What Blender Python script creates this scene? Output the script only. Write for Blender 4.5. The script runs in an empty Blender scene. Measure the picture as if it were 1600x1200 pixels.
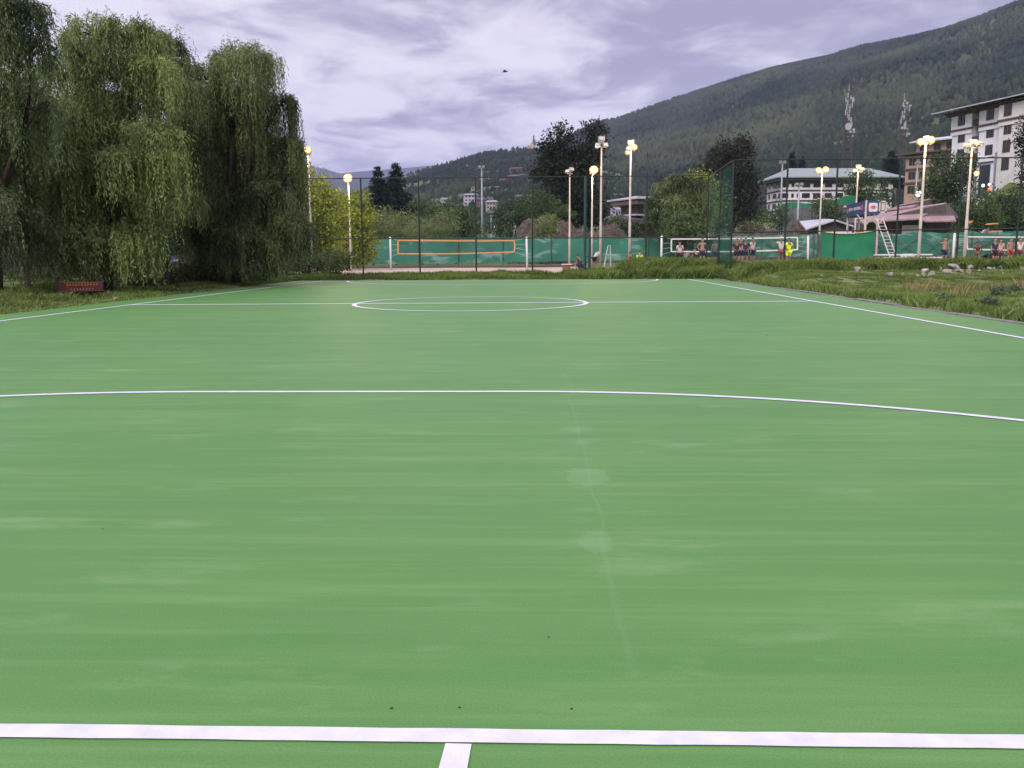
import bpy, bmesh, math, random
import numpy as np
from mathutils import Vector, Matrix

random.seed(7)
RNG = np.random.default_rng(11)
scene = bpy.context.scene
COL = scene.collection
R_ = math.radians

# ------------------------------------------------------------------ camera
F_PX, CAM_H, PITCH, ROLL, YAW = 1367.0, 1.30, 0.1481, -0.0056, 0.0301
_cy, _sy = math.cos(YAW), math.sin(YAW)
C_F = Vector((-_sy * math.cos(PITCH), _cy * math.cos(PITCH), -math.sin(PITCH)))
_r = Vector((_cy, _sy, 0)); _u = _r.cross(C_F)
C_R = math.cos(ROLL) * _r + math.sin(ROLL) * _u
C_U = -math.sin(ROLL) * _r + math.cos(ROLL) * _u
cam_d = bpy.data.cameras.new('camera')
cam = bpy.data.objects.new('camera', cam_d); COL.objects.link(cam)
cam.matrix_world = Matrix(((C_R.x, C_U.x, -C_F.x, 0), (C_R.y, C_U.y, -C_F.y, 0), (C_R.z, C_U.z, -C_F.z, CAM_H), (0, 0, 0, 1)))
cam_d.sensor_width = 36.0; cam_d.lens = F_PX / 1600 * 36.0
cam_d.clip_start = 0.1; cam_d.clip_end = 30000
scene.camera = cam

# ------------------------------------------------------------------ sky, light, exposure
SUN_EL, SUN_AZ = R_(40), R_(200)
w = bpy.data.worlds.new('World'); scene.world = w; w.use_nodes = True
nt = w.node_tree; N = nt.nodes; L = nt.links
for n in list(N): N.remove(n)
def nn(t, **k):
    n = N.new(t)
    for a, b in k.items(): setattr(n, a, b)
    return n
def mth(op, a, b=None, clamp=False):
    n = nn('ShaderNodeMath', operation=op, use_clamp=clamp)
    for i, v in enumerate((a, b)):
        if v is None: continue
        if isinstance(v, (int, float)): n.inputs[i].default_value = v
        else: L.new(v, n.inputs[i])
    return n.outputs[0]
sky = nn('ShaderNodeTexSky', sky_type='NISHITA', sun_disc=False, sun_elevation=SUN_EL, sun_rotation=SUN_AZ)
tc = nn('ShaderNodeTexCoord'); sep = nn('ShaderNodeSeparateXYZ'); L.new(tc.outputs['Generated'], sep.inputs[0])
zz = mth('ADD', mth('MAXIMUM', sep.outputs[2], 0.0), 0.10)
cmb = nn('ShaderNodeCombineXYZ')
L.new(mth('DIVIDE', sep.outputs[0], zz), cmb.inputs[0]); L.new(mth('DIVIDE', sep.outputs[1], zz), cmb.inputs[1])
n1 = nn('ShaderNodeTexNoise'); n1.inputs['Scale'].default_value = 2.1; n1.inputs['Detail'].default_value = 9
n1.inputs['Roughness'].default_value = 0.60; n1.inputs['Distortion'].default_value = 0.35
mp = nn('ShaderNodeMapping'); mp.inputs['Location'].default_value = (19.21, 13.23, 0.0); mp.inputs['Rotation'].default_value = (0, 0, 0.5); mp.inputs['Scale'].default_value = (1.0, 0.85, 1)
L.new(cmb.outputs[0], mp.inputs[0]); L.new(mp.outputs[0], n1.inputs['Vector'])
n2 = nn('ShaderNodeTexNoise'); n2.inputs['Scale'].default_value = 0.45; n2.inputs['Detail'].default_value = 3
mp2 = nn('ShaderNodeMapping'); mp2.inputs['Location'].default_value = (19.0, 24.5, 0.0)
L.new(cmb.outputs[0], mp2.inputs[0]); L.new(mp2.outputs[0], n2.inputs['Vector'])
cl = mth('ADD', mth('MULTIPLY', n1.outputs['Fac'], 1.5), mth('ADD', mth('MULTIPLY', n2.outputs['Fac'], 0.9), -0.65))
# the bank of thicker cloud hangs over the mountain on the right, the thin bright part over the gap on the left
side = mth('MULTIPLY', mth('ADD', sep.outputs[0], 0.0), -0.24)
high = mth('MULTIPLY', mth('SUBTRACT', sep.outputs[2], 0.16), -0.32)
cl = mth('ADD', cl, mth('ADD', side, high))
ramp = nn('ShaderNodeValToRGB'); L.new(cl, ramp.inputs[0])
e = ramp.color_ramp.elements
e[0].position = 0.36; e[0].color = (0.235, 0.215, 0.292, 1)
e[1].position = 0.72; e[1].color = (0.555, 0.525, 0.575, 1)
m_ = e.new(0.48); m_.color = (0.325, 0.298, 0.372, 1)
m_ = e.new(0.59); m_.color = (0.46, 0.428, 0.495, 1)
zen = nn('ShaderNodeMapRange', interpolation_type='SMOOTHSTEP'); L.new(sep.outputs[2], zen.inputs[0])
zen.inputs[1].default_value = 0.38; zen.inputs[2].default_value = 0.80; zen.inputs[3].default_value = 1.0; zen.inputs[4].default_value = 3.8
vm = nn('ShaderNodeVectorMath', operation='SCALE'); L.new(ramp.outputs[0], vm.inputs[0]); L.new(mth('MULTIPLY', zen.outputs[0], 10.0), vm.inputs['Scale'])
mx = nn('ShaderNodeMixRGB'); mx.inputs[0].default_value = 0.93
L.new(sky.outputs[0], mx.inputs[1]); L.new(vm.outputs[0], mx.inputs[2])
bg = nn('ShaderNodeBackground'); bg.inputs[1].default_value = 0.10; L.new(mx.outputs[0], bg.inputs[0])
out = nn('ShaderNodeOutputWorld'); L.new(bg.outputs[0], out.inputs[0])
sun_d = bpy.data.lights.new('sun', 'SUN'); sun_d.energy = 1.6; sun_d.angle = R_(25); sun_d.color = (1.0, 0.95, 0.9)
sun = bpy.data.objects.new('sun', sun_d); COL.objects.link(sun)
# azimuth: behind the camera, slightly to its right
_sd = Vector((math.sin(SUN_AZ) * math.cos(SUN_EL), math.cos(SUN_AZ) * math.cos(SUN_EL), math.sin(SUN_EL)))
sun.rotation_euler = _sd.to_track_quat('Z', 'Y').to_euler()
vs = scene.view_settings
vs.view_transform = 'Standard'; vs.look = 'None'; vs.gamma = 1; vs.use_curve_mapping = False; vs.exposure = 0.8
scene.cycles.max_bounces = 6; scene.cycles.transparent_max_bounces = 24; scene.cycles.volume_bounces = 0
scene.cycles.use_denoising = True

# ------------------------------------------------------------------ helpers
def ray(px, py):
    return C_F + C_R * ((px - 800) / F_PX) + C_U * ((600 - py) / F_PX)
def DP(px, py, D):
    "point at distance D down the valley (world y) seen in that direction"
    d = ray(px, py); return Vector((0, 0, CAM_H)) + d * (D / d.y)
def GP(px, py, z=0.0):
    d = ray(px, py); return Vector((0, 0, CAM_H)) + d * ((z - CAM_H) / d.z)
def mpp(D): return D / F_PX        # metres per photo pixel at D
def ss(a, b, x):
    t = np.clip((np.asarray(x, float) - a) / (b - a), 0, 1); return t * t * (3 - 2 * t)

_lat = np.random.default_rng(5).random((256, 256))
def vnoise(x, y):
    x = np.asarray(x, float); y = np.asarray(y, float)
    xi = np.floor(x).astype(int); yi = np.floor(y).astype(int); fx = x - xi; fy = y - yi
    fx = fx * fx * (3 - 2 * fx); fy = fy * fy * (3 - 2 * fy)
    g = lambda a, b: _lat[a % 256, b % 256]
    return (g(xi, yi) * (1 - fx) + g(xi + 1, yi) * fx) * (1 - fy) + (g(xi, yi + 1) * (1 - fx) + g(xi + 1, yi + 1) * fx) * fy
def fbm(x, y, o=4):
    s = 0; a = 0.5; t = 0
    for i in range(o):
        s = s + a * vnoise(np.asarray(x) * 2 ** i + 17.3 * i, np.asarray(y) * 2 ** i + 9.1 * i); t += a; a *= 0.5
    return s / t

ORG = {}
def tag(o, label=None, cat=None, group=None, kind=None):
    if label: o['label'] = label
    if cat: o['category'] = cat
    if group: o['group'] = group
    if kind: o['kind'] = kind
    return o
def thing(name, label, cat, loc=(0, 0, 0), group=None):
    o = bpy.data.objects.new(name, None); COL.objects.link(o); o.location = loc; o.empty_display_size = 0.2
    ORG[o.name] = Vector(loc); return tag(o, label, cat, group)
def link(name, me, m, parent=None):
    o = bpy.data.objects.new(name, me); COL.objects.link(o)
    if m: me.materials.append(m)
    if parent: o.parent = parent; ORG[o.name] = ORG[parent.name]
    else: ORG[o.name] = Vector((0, 0, 0))
    return o
def mesh_np(name, V, Q, k=4, smooth=False, attrs=None):
    me = bpy.data.meshes.new(name); V = np.ascontiguousarray(V, np.float32); Q = np.ascontiguousarray(Q, np.int32)
    me.vertices.add(len(V)); me.vertices.foreach_set('co', V.ravel())
    me.loops.add(Q.size); me.loops.foreach_set('vertex_index', Q.ravel())
    me.polygons.add(len(Q)); me.polygons.foreach_set('loop_start', np.arange(0, Q.size, k, dtype=np.int32))
    me.polygons.foreach_set('loop_total', np.full(len(Q), k, np.int32))
    me.update(calc_edges=True)
    if smooth: me.polygons.foreach_set('use_smooth', np.ones(len(Q), bool))
    for a, v in (attrs or {}).items():
        at = me.attributes.new(a, 'FLOAT', 'POINT'); at.data.foreach_set('value', np.ascontiguousarray(v, np.float32))
    return me

class MB:
    "collects shapes given in world coordinates (or in a frame) and links them as one mesh"
    def __init__(s, frame=None): s.v = []; s.f = []; s.M = frame or Matrix()
    def add(s, vs_, fs):
        b = len(s.v); s.v += [s.M @ Vector(p) for p in vs_]; s.f += [tuple(i + b for i in f) for f in fs]; return s
    def box(s, a, b):
        x0, x1 = sorted((a[0], b[0])); y0, y1 = sorted((a[1], b[1])); z0, z1 = sorted((a[2], b[2]))
        return s.add([(x0, y0, z0), (x1, y0, z0), (x1, y1, z0), (x0, y1, z0), (x0, y0, z1), (x1, y0, z1), (x1, y1, z1), (x0, y1, z1)],
                     [(0, 3, 2, 1), (4, 5, 6, 7), (0, 1, 5, 4), (1, 2, 6, 5), (2, 3, 7, 6), (3, 0, 4, 7)])
    def cyl(s, p, q, r0, r1=None, n=8, caps=True):
        p = Vector(p); q = Vector(q); r1 = r0 if r1 is None else r1
        d = (q - p); z = d.normalized() if d.length > 1e-9 else Vector((0, 0, 1))
        x = z.orthogonal().normalized(); y = z.cross(x); vs_ = []
        for c, r in ((p, r0), (q, r1)):
            for i in range(n):
                a = 2 * math.pi * i / n; vs_.append(c + x * (r * math.cos(a)) + y * (r * math.sin(a)))
        fs = [(i, (i + 1) % n, n + (i + 1) % n, n + i) for i in range(n)]
        if caps: fs += [tuple(range(n - 1, -1, -1)), tuple(range(n, 2 * n))]
        return s.add(vs_, fs)
    def tube(s, pts, rads, n=6):
        pts = [Vector(p) for p in pts]; vs_ = []; fs = []
        x = None
        for i, p in enumerate(pts):
            d = (pts[min(i + 1, len(pts) - 1)] - pts[max(i - 1, 0)]).normalized()
            if x is None: x = d.orthogonal().normalized()
            x = (x - d * x.dot(d)); x = x.normalized() if x.length > 1e-6 else d.orthogonal().normalized()
            y = d.cross(x); r = rads[i] if hasattr(rads, '__len__') else rads
            for k in range(n):
                a = 2 * math.pi * k / n; vs_.append(p + x * (r * math.cos(a)) + y * (r * math.sin(a)))
        for i in range(len(pts) - 1):
            for k in range(n):
                fs.append((i * n + k, i * n + (k + 1) % n, (i + 1) * n + (k + 1) % n, (i + 1) * n + k))
        fs += [tuple(range(n - 1, -1, -1)), tuple(range((len(pts) - 1) * n, len(pts) * n))]
        return s.add(vs_, fs)
    def prism(s, poly, axis_from, axis_to):
        "poly: list of 3-D points in one plane, swept by (axis_to - axis_from)"
        d = Vector(axis_to) - Vector(axis_from); n = len(poly)
        vs_ = [Vector(p) for p in poly] + [Vector(p) + d for p in poly]
        fs = [tuple(range(n - 1, -1, -1)), tuple(range(n, 2 * n))] + [(i, (i + 1) % n, n + (i + 1) % n, n + i) for i in range(n)]
        return s.add(vs_, fs)
    def ball(s, c, r, n=8, m=6, sc=(1, 1, 1)):
        c = Vector(c); vs_ = [c + Vector((0, 0, r * sc[2]))]
        for j in range(1, m):
            t = math.pi * j / m
            for i in range(n):
                a = 2 * math.pi * i / n
                vs_.append(c + Vector((r * sc[0] * math.sin(t) * math.cos(a), r * sc[1] * math.sin(t) * math.sin(a), r * sc[2] * math.cos(t))))
        vs_.append(c - Vector((0, 0, r * sc[2]))); fs = []
        for i in range(n): fs.append((0, 1 + i, 1 + (i + 1) % n))
        for j in range(m - 2):
            for i in range(n):
                a = 1 + j * n; fs.append((a + i, a + n + i, a + n + (i + 1) % n, a + (i + 1) % n))
        e_ = len(vs_) - 1; a = 1 + (m - 2) * n
        for i in range(n): fs.append((a + i, e_, a + (i + 1) % n))
        return s.add(vs_, fs)
    def build(s, name, m, parent=None, smooth=False, bevel=0):
        me = bpy.data.meshes.new(name); o_ = ORG[parent.name] if parent else Vector((0, 0, 0))
        me.from_pydata([tuple(v - o_) for v in s.v], [], s.f); me.update()
        bm = bmesh.new(); bm.from_mesh(me); bmesh.ops.recalc_face_normals(bm, faces=bm.faces); bm.to_mesh(me); bm.free()
        if smooth:
            me.polygons.foreach_set('use_smooth', np.ones(len(me.polygons), bool))
        o = link(name, me, m, parent)
        if bevel:
            b = o.modifiers.new('bevel', 'BEVEL'); b.width = bevel; b.segments = 2; b.limit_method = 'ANGLE'
        return o
def solo(mb, name, m, label, cat, base, group=None, smooth=False, bevel=0):
    "a thing that is one mesh: origin at its base"
    ORG['_tmp'] = Vector(base)
    class P: name = '_tmp'
    me_o = mb.build(name, m, None, smooth, bevel)
    for v in me_o.data.vertices: v.co -= Vector(base)
    me_o.location = base; ORG[me_o.name] = Vector(base)
    return tag(me_o, label, cat, group)

# ------------------------------------------------------------------ materials
MATS = {}
def mat(name, col, rough=0.7, var=0.25, scale=3.0, bump=0.0, metal=0.0, spec=0.4, col2=None, detail=5, emit=None, alpha=None, stretch=None, attr=None, transl=0.0):
    if name in MATS: return MATS[name]
    m = bpy.data.materials.new(name); m.use_nodes = True; t = m.node_tree; b = t.nodes['Principled BSDF']
    MATS[name] = m
    b.inputs['Roughness'].default_value = rough; b.inputs['Metallic'].default_value = metal
    b.inputs['Specular IOR Level'].default_value = spec
    g = t.nodes.new('ShaderNodeNewGeometry'); no = t.nodes.new('ShaderNodeTexNoise')
    no.inputs['Scale'].default_value = scale; no.inputs['Detail'].default_value = detail; no.inputs['Roughness'].default_value = 0.6
    src = g.outputs['Position']
    if stretch:
        mpn = t.nodes.new('ShaderNodeMapping'); mpn.inputs['Scale'].default_value = stretch
        t.links.new(src, mpn.inputs[0]); src = mpn.outputs[0]
    t.links.new(src, no.inputs['Vector'])
    rp = t.nodes.new('ShaderNodeValToRGB'); c = Vector(col)
    a_ = c * (1 - var); b_ = Vector(col2) if col2 else c * (1 + var)
    rp.color_ramp.elements[0].position = 0.32; rp.color_ramp.elements[1].position = 0.68
    rp.color_ramp.elements[0].color = (*a_, 1); rp.color_ramp.elements[1].color = (*b_, 1)
    fac = no.outputs['Fac']
    if attr:
        at = t.nodes.new('ShaderNodeAttribute'); at.attribute_name = attr
        mm = t.nodes.new('ShaderNodeMath'); mm.operation = 'MULTIPLY_ADD'; mm.inputs[1].default_value = 0.5
        m2 = t.nodes.new('ShaderNodeMath'); m2.operation = 'MULTIPLY'; m2.inputs[1].default_value = 0.5
        t.links.new(fac, m2.inputs[0]); t.links.new(at.outputs['Fac'], mm.inputs[0]); t.links.new(m2.outputs[0], mm.inputs[2]); fac = mm.outputs[0]
    t.links.new(fac, rp.inputs[0]); t.links.new(rp.outputs[0], b.inputs['Base Color'])
    if bump:
        bp = t.nodes.new('ShaderNodeBump'); bp.inputs['Strength'].default_value = bump; bp.inputs['Distance'].default_value = 0.05
        t.links.new(no.outputs['Fac'], bp.inputs['Height']); t.links.new(bp.outputs[0], b.inputs['Normal'])
    if emit:
        b.inputs['Emission Color'].default_value = (*emit[0], 1); b.inputs['Emission Strength'].default_value = emit[1]
    if alpha is not None: b.inputs['Alpha'].default_value = alpha
    if transl:
        tr = t.nodes.new('ShaderNodeBsdfTranslucent'); t.links.new(rp.outputs[0], tr.inputs[0])
        ms = t.nodes.new('ShaderNodeMixShader'); ms.inputs[0].default_value = transl
        o_ = t.nodes['Material Output']; t.links.new(b.outputs[0], ms.inputs[1]); t.links.new(tr.outputs[0], ms.inputs[2]); t.links.new(ms.outputs[0], o_.inputs[0])
    return m
def leafmat(name, dark, light, scale=0.6):
    return mat(name, dark, 0.65, 0.0, scale, col2=light, attr='var', transl=0.3, spec=0.25, detail=3)

def court_material():
    m = bpy.data.materials.new('court_paint'); m.use_nodes = True; t = m.node_tree; b = t.nodes['Principled BSDF']; K = t.links
    g = t.nodes.new('ShaderNodeNewGeometry')
    def noise(scale, stretch, det=5, rough=0.6, loc=(0, 0, 0), rot=0):
        mpn = t.nodes.new('ShaderNodeMapping'); mpn.inputs['Scale'].default_value = stretch; mpn.inputs['Location'].default_value = loc; mpn.inputs['Rotation'].default_value = (0, 0, rot)
        n = t.nodes.new('ShaderNodeTexNoise'); n.inputs['Scale'].default_value = scale; n.inputs['Detail'].default_value = det; n.inputs['Roughness'].default_value = rough
        K.new(g.outputs['Position'], mpn.inputs[0]); K.new(mpn.outputs[0], n.inputs['Vector']); return n.outputs['Fac']
    def ramp(f, stops):
        r = t.nodes.new('ShaderNodeValToRGB'); K.new(f, r.inputs[0]); el = r.color_ramp.elements
        el[0].position, el[0].color = stops[0][0], (*stops[0][1], 1); el[1].position, el[1].color = stops[-1][0], (*stops[-1][1], 1)
        for p, c in stops[1:-1]: q = el.new(p); q.color = (*c, 1)
        return r.outputs[0]
    def mix(f, a, c):
        n = t.nodes.new('ShaderNodeMixRGB'); K.new(f, n.inputs[0])
        for i, v in ((1, a), (2, c)):
            if isinstance(v, tuple): n.inputs[i].default_value = (*v, 1)
            else: K.new(v, n.inputs[i])
        return n.outputs[0]
    G_ = lambda v: (v, v, v)
    base = ramp(noise(0.35, (1, 1, 1), 4), [(0.3, (0.063, 0.180, 0.034)), (0.7, (0.080, 0.203, 0.045))])
    # roller passes across the width of the court
    streak = ramp(noise(1.0, (0.22, 3.2, 1), 6, 0.62), [(0.46, G_(0)), (0.75, G_(0.42))])
    c = mix(streak, base, (0.120, 0.248, 0.064))
    streak2 = ramp(noise(1.0, (0.5, 9.0, 1), 5, 0.6, (4, 7, 0)), [(0.50, G_(0)), (0.72, G_(0.5))])
    c = mix(streak2, c, (0.140, 0.268, 0.082))
    dark = ramp(noise(1.0, (0.10, 1.3, 1), 4, 0.5, (9, 2, 0)), [(0.50, G_(0)), (0.80, G_(0.6))])
    c = mix(dark, c, (0.056, 0.170, 0.034))
    # dusty scuffs
    scuff = ramp(noise(1.0, (0.9, 2.6, 1), 7, 0.66, (2, 5, 0)), [(0.56, G_(0)), (0.77, G_(0.65))])
    c = mix(scuff, c, (0.170, 0.295, 0.112))
    # hairline joint running lengthwise, right of the middle
    p0 = GP(878, 560); p1 = GP(975, 980)
    sp = t.nodes.new('ShaderNodeSeparateXYZ'); K.new(g.outputs['Position'], sp.inputs[0])
    def M(op, a, b_=None, b2=None):
        n = t.nodes.new('ShaderNodeMath'); n.operation = op
        for i, v in enumerate((a, b_, b2)):
            if v is None: continue
            if isinstance(v, (int, float)): n.inputs[i].default_value = v
            else: K.new(v, n.inputs[i])
        return n.outputs[0]
    sl = (p1.x - p0.x) / (p1.y - p0.y)
    wob = M('MULTIPLY', M('SUBTRACT', noise(0.5, (0.01, 1, 1), 3), 0.5), 0.22)
    dx = M('ABSOLUTE', M('ADD', M('SUBTRACT', sp.outputs[0], M('MULTIPLY_ADD', sp.outputs[1], sl, p0.x - sl * p0.y)), wob))
    thin = M('SUBTRACT', 1.0, M('MULTIPLY', dx, 55.0)); thin = M('MAXIMUM', thin, 0.0)
    blot = M('MULTIPLY', M('MAXIMUM', M('SUBTRACT', 1.0, M('MULTIPLY', dx, 6.0)), 0.0), M('MAXIMUM', M('MULTIPLY', M('SUBTRACT', noise(2.2, (0.6, 1, 1), 3, loc=(1, 8, 0)), 0.55), 3.2), 0.0))
    yy = M('MULTIPLY', M('LESS_THAN', sp.outputs[1], 9.5), M('GREATER_THAN', sp.outputs[1], 2.55))
    seen = M('MULTIPLY', M('ADD', M('MULTIPLY', M('MULTIPLY', thin, M('MULTIPLY', noise(1.7, (0.01, 1, 1), 3, loc=(3, 4, 0)), 1.2)), 0.20), M('MULTIPLY', blot, 0.6)), yy)
    c = mix(seen, c, (0.19, 0.32, 0.15))
    # two worn patches on the joint
    for (ux, uy, rx_, ry_, sd_) in ((917, 743, .15, .26, 0), (931, 846, .09, .18, 5)):
        q_ = GP(ux, uy); ex = M('DIVIDE', M('SUBTRACT', sp.outputs[0], q_.x), rx_); ey = M('DIVIDE', M('SUBTRACT', sp.outputs[1], q_.y), ry_)
        dd = M('SQRT', M('ADD', M('MULTIPLY', ex, ex), M('MULTIPLY', ey, ey)))
        ff = M('MAXIMUM', M('MULTIPLY', M('SUBTRACT', M('ADD', -0.25, M('MULTIPLY', noise(9.0, (1, .6, 1), 5, 0.7, loc=(sd_, 2, 0)), 2.3)), dd), 0.9), 0.0)
        c = mix(M('MINIMUM', ff, 0.20), c, (0.20, 0.33, 0.16))
    # crumbs and specks
    sc = ramp(noise(60.0, (1, 1, 1), 2), [(0.72, G_(0)), (0.80, G_(0.35))])
    c = mix(sc, c, (0.03, 0.09, 0.02))
    gr = ramp(noise(150.0, (1, 1, 1), 3, 0.7), [(0.30, G_(0.78)), (0.70, G_(1.16))]); gm = t.nodes.new('ShaderNodeMixRGB'); gm.blend_type = 'MULTIPLY'; gm.inputs[0].default_value = 1.0; K.new(c, gm.inputs[1]); K.new(gr, gm.inputs[2]); c = gm.outputs[0]
    K.new(c, b.inputs['Base Color'])
    rr = t.nodes.new('ShaderNodeMapRange'); K.new(noise(1.2, (0.4, 1.6, 1), 4), rr.inputs[0]); rr.inputs[3].default_value = 0.5; rr.inputs[4].default_value = 0.68
    K.new(rr.outputs[0], b.inputs['Roughness']); b.inputs['Specular IOR Level'].default_value = 0.35
    bp = t.nodes.new('ShaderNodeBump'); bp.inputs['Strength'].default_value = 0.12; bp.inputs['Distance'].default_value = 0.01
    K.new(noise(45.0, (1, 1, 1), 4), bp.inputs['Height']); K.new(bp.outputs[0], b.inputs['Normal'])
    return m

def net_material(name, col, alpha, rough=0.8, vary=0.0):
    m = bpy.data.materials.new(name); m.use_nodes = True; t = m.node_tree; b = t.nodes['Principled BSDF']
    b.inputs['Base Color'].default_value = (*col, 1); b.inputs['Roughness'].default_value = rough; b.inputs['Specular IOR Level'].default_value = 0.1
    tr = t.nodes.new('ShaderNodeBsdfTransparent'); ms = t.nodes.new('ShaderNodeMixShader'); ms.inputs[0].default_value = alpha
    if vary:
        g = t.nodes.new('ShaderNodeNewGeometry'); no = t.nodes.new('ShaderNodeTexNoise'); no.inputs['Scale'].default_value = 1.2; no.inputs['Detail'].default_value = 4
        mp_ = t.nodes.new('ShaderNodeMapping'); mp_.inputs['Scale'].default_value = (1.2, 1.2, 0.4); t.links.new(g.outputs['Position'], mp_.inputs[0]); t.links.new(mp_.outputs[0], no.inputs['Vector'])
        mr = t.nodes.new('ShaderNodeMapRange'); t.links.new(no.outputs['Fac'], mr.inputs[0]); mr.inputs[1].default_value = 0.3; mr.inputs[2].default_value = 0.7
        mr.inputs[3].default_value = alpha - vary; mr.inputs[4].default_value = alpha + vary; t.links.new(mr.outputs[0], ms.inputs[0])
    t.links.new(tr.outputs[0], ms.inputs[1]); t.links.new(b.outputs[0], ms.inputs[2]); t.links.new(ms.outputs[0], t.nodes['Material Output'].inputs[0])
    MATS[name] = m; return m

M_court = court_material()
M_line = mat('line_paint', (0.545, 0.535, 0.59), 0.7, 0.10, 9.0, bump=0.15, detail=9)
M_kerb = mat('kerb_concrete', (0.16, 0.15, 0.145), 0.9, 0.35, 4, 0.4)
M_grassground = mat('grass_ground', (0.058, 0.085, 0.024), 0.95, 0.0, 0.55, 0.5, col2=(0.150, 0.180, 0.058), spec=0.1, detail=9)
M_sand = mat('sand', (0.42, 0.33, 0.27), 0.95, 0.18, 1.2, 0.3, spec=0.1)
M_dirt = mat('dirt_heap', (0.078, 0.061, 0.050), 0.95, 0.6, 2.2, 0.9, spec=0.1, detail=8)
M_hill = mat('hill_ground', (0.036, 0.050, 0.022), 0.95, 0.0, 0.006, 0.0, col2=(0.110, 0.122, 0.056), spec=0.05, detail=9)
M_hillmid = mat('statue_hill_ground', (0.062, 0.086, 0.038), 0.95, 0.0, 0.010, 0.0, col2=(0.115, 0.140, 0.066), spec=0.05, detail=9)
M_forest = mat('forest_needles', (0.015, 0.024, 0.014), 0.95, 0.0, 0.012, col2=(0.062, 0.074, 0.036), spec=0.05, attr='var')
M_whitepole = mat('white_pole_paint', (0.52, 0.47, 0.425), 0.6, 0.12, 2.0)
M_white = mat('white_paint', (0.60, 0.58, 0.57), 0.6, 0.08, 2.0)
M_black = mat('black_fence_steel', (0.018, 0.022, 0.022), 0.5, 0.2, 3)
M_dgreen = mat('dark_green_steel', (0.022, 0.055, 0.045), 0.5, 0.2, 3)
M_grey = mat('galvanised_steel', (0.32, 0.33, 0.35), 0.5, 0.15, 3, metal=0.3)
M_rust = mat('brown_frame_steel', (0.10, 0.085, 0.08), 0.7, 0.3, 3)
M_lampbody = mat('lamp_housing', (0.30, 0.29, 0.28), 0.5, 0.1, 5)
M_lampoff = mat('unlit_lamp_glass', (0.42, 0.42, 0.42), 0.2, 0.05, 5)
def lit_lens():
    "floodlight lens: hot burner in the middle, its halo painted into the emission"
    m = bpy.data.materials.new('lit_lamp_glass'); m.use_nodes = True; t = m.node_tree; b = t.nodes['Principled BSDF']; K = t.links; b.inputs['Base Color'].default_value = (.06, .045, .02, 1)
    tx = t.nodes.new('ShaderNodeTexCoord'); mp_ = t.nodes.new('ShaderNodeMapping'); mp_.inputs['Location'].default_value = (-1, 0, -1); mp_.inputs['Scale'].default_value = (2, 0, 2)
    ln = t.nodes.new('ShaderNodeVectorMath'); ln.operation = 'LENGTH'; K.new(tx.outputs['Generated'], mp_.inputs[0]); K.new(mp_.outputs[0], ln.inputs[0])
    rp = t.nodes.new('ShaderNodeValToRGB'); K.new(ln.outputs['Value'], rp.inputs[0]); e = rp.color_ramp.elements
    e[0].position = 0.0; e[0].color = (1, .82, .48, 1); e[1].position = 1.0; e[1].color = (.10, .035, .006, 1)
    for p, c in ((.50, (1, .62, .21)), (.66, (.62, .33, .085)), (.85, (.26, .11, .02))): q = e.new(p); q.color = (*c, 1)  # soft glow round the burner painted in as emission fading to the rim
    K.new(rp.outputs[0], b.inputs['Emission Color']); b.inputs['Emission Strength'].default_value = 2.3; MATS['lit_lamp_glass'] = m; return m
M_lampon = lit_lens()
M_lampdim = mat('dim_lamp_glass', (.1, 0.07, 0.03), 0.5, 0.0, 1, emit=((1.0, 0.70, 0.36), 0.9))
M_lampcool = mat('cool_lamp_glass', (1, 1, 1), 0.5, 0.0, 1, emit=((0.95, 0.93, 1.0), 1.2))
M_redlight = mat('red_lamp_glass', (1, 0.2, 0.1), 0.5, 0.0, 1, emit=((1.0, 0.16, 0.06), 0.6))
M_net = net_material('chain_link_mesh', (0.02, 0.04, 0.035), 0.10)
M_netgreen = net_material('green_side_net', (0.012, 0.075, 0.055), 0.48, 0.8, 0.2)
M_vnet = net_material('volleyball_mesh', (0.03, 0.03, 0.03), 0.14)
M_orange = mat('orange_tape', (0.56, 0.255, 0.085), 0.6, 0.1, 3)
M_whitetape = mat('white_tape', (0.62, 0.60, 0.57), 0.6, 0.08, 3)
M_cord = mat('pale_cord', (0.45, 0.47, 0.45), 0.7, 0.1, 3)
M_bark = mat('bark', (0.055, 0.042, 0.034), 0.9, 0.4, 6, 0.6, stretch=(1, 1, 0.25), spec=0.1)
M_post = mat('brown_timber', (0.15, 0.095, 0.075), 0.85, 0.3, 8, 0.3, stretch=(1, 1, 0.2))
M_stone = mat('pale_field_stone', (0.27, 0.24, 0.215), 0.9, 0.40, 3.5, 0.8)
L_willow = leafmat('willow_leaves', (0.022, 0.038, 0.013), (0.235, 0.285, 0.105), 0.9)
L_willow2 = leafmat('far_willow_leaves', (0.022, 0.040, 0.016), (0.215, 0.270, 0.110), 0.8)
L_bright = leafmat('fresh_willow_leaves', (0.030, 0.056, 0.014), (0.285, 0.345, 0.110), 1.0)
L_yellow = leafmat('yellow_green_leaves', (0.065, 0.11, 0.018), (0.38, 0.42, 0.07), 0.8)
L_pale = leafmat('pale_willow_leaves', (0.075, 0.105, 0.034), (0.240, 0.275, 0.100), 0.4)
L_dark = leafmat('dark_tree_leaves', (0.020, 0.038, 0.016), (0.105, 0.150, 0.054), 0.3)
L_black = leafmat('dense_tree_leaves', (0.009, 0.013, 0.009), (0.046, 0.056, 0.030), 0.25)
L_mid = leafmat('mid_green_leaves', (0.028, 0.052, 0.018), (0.130, 0.180, 0.060), 0.4)
L_pine = leafmat('conifer_needles', (0.007, 0.014, 0.010), (0.026, 0.040, 0.026), 0.4)
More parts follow.
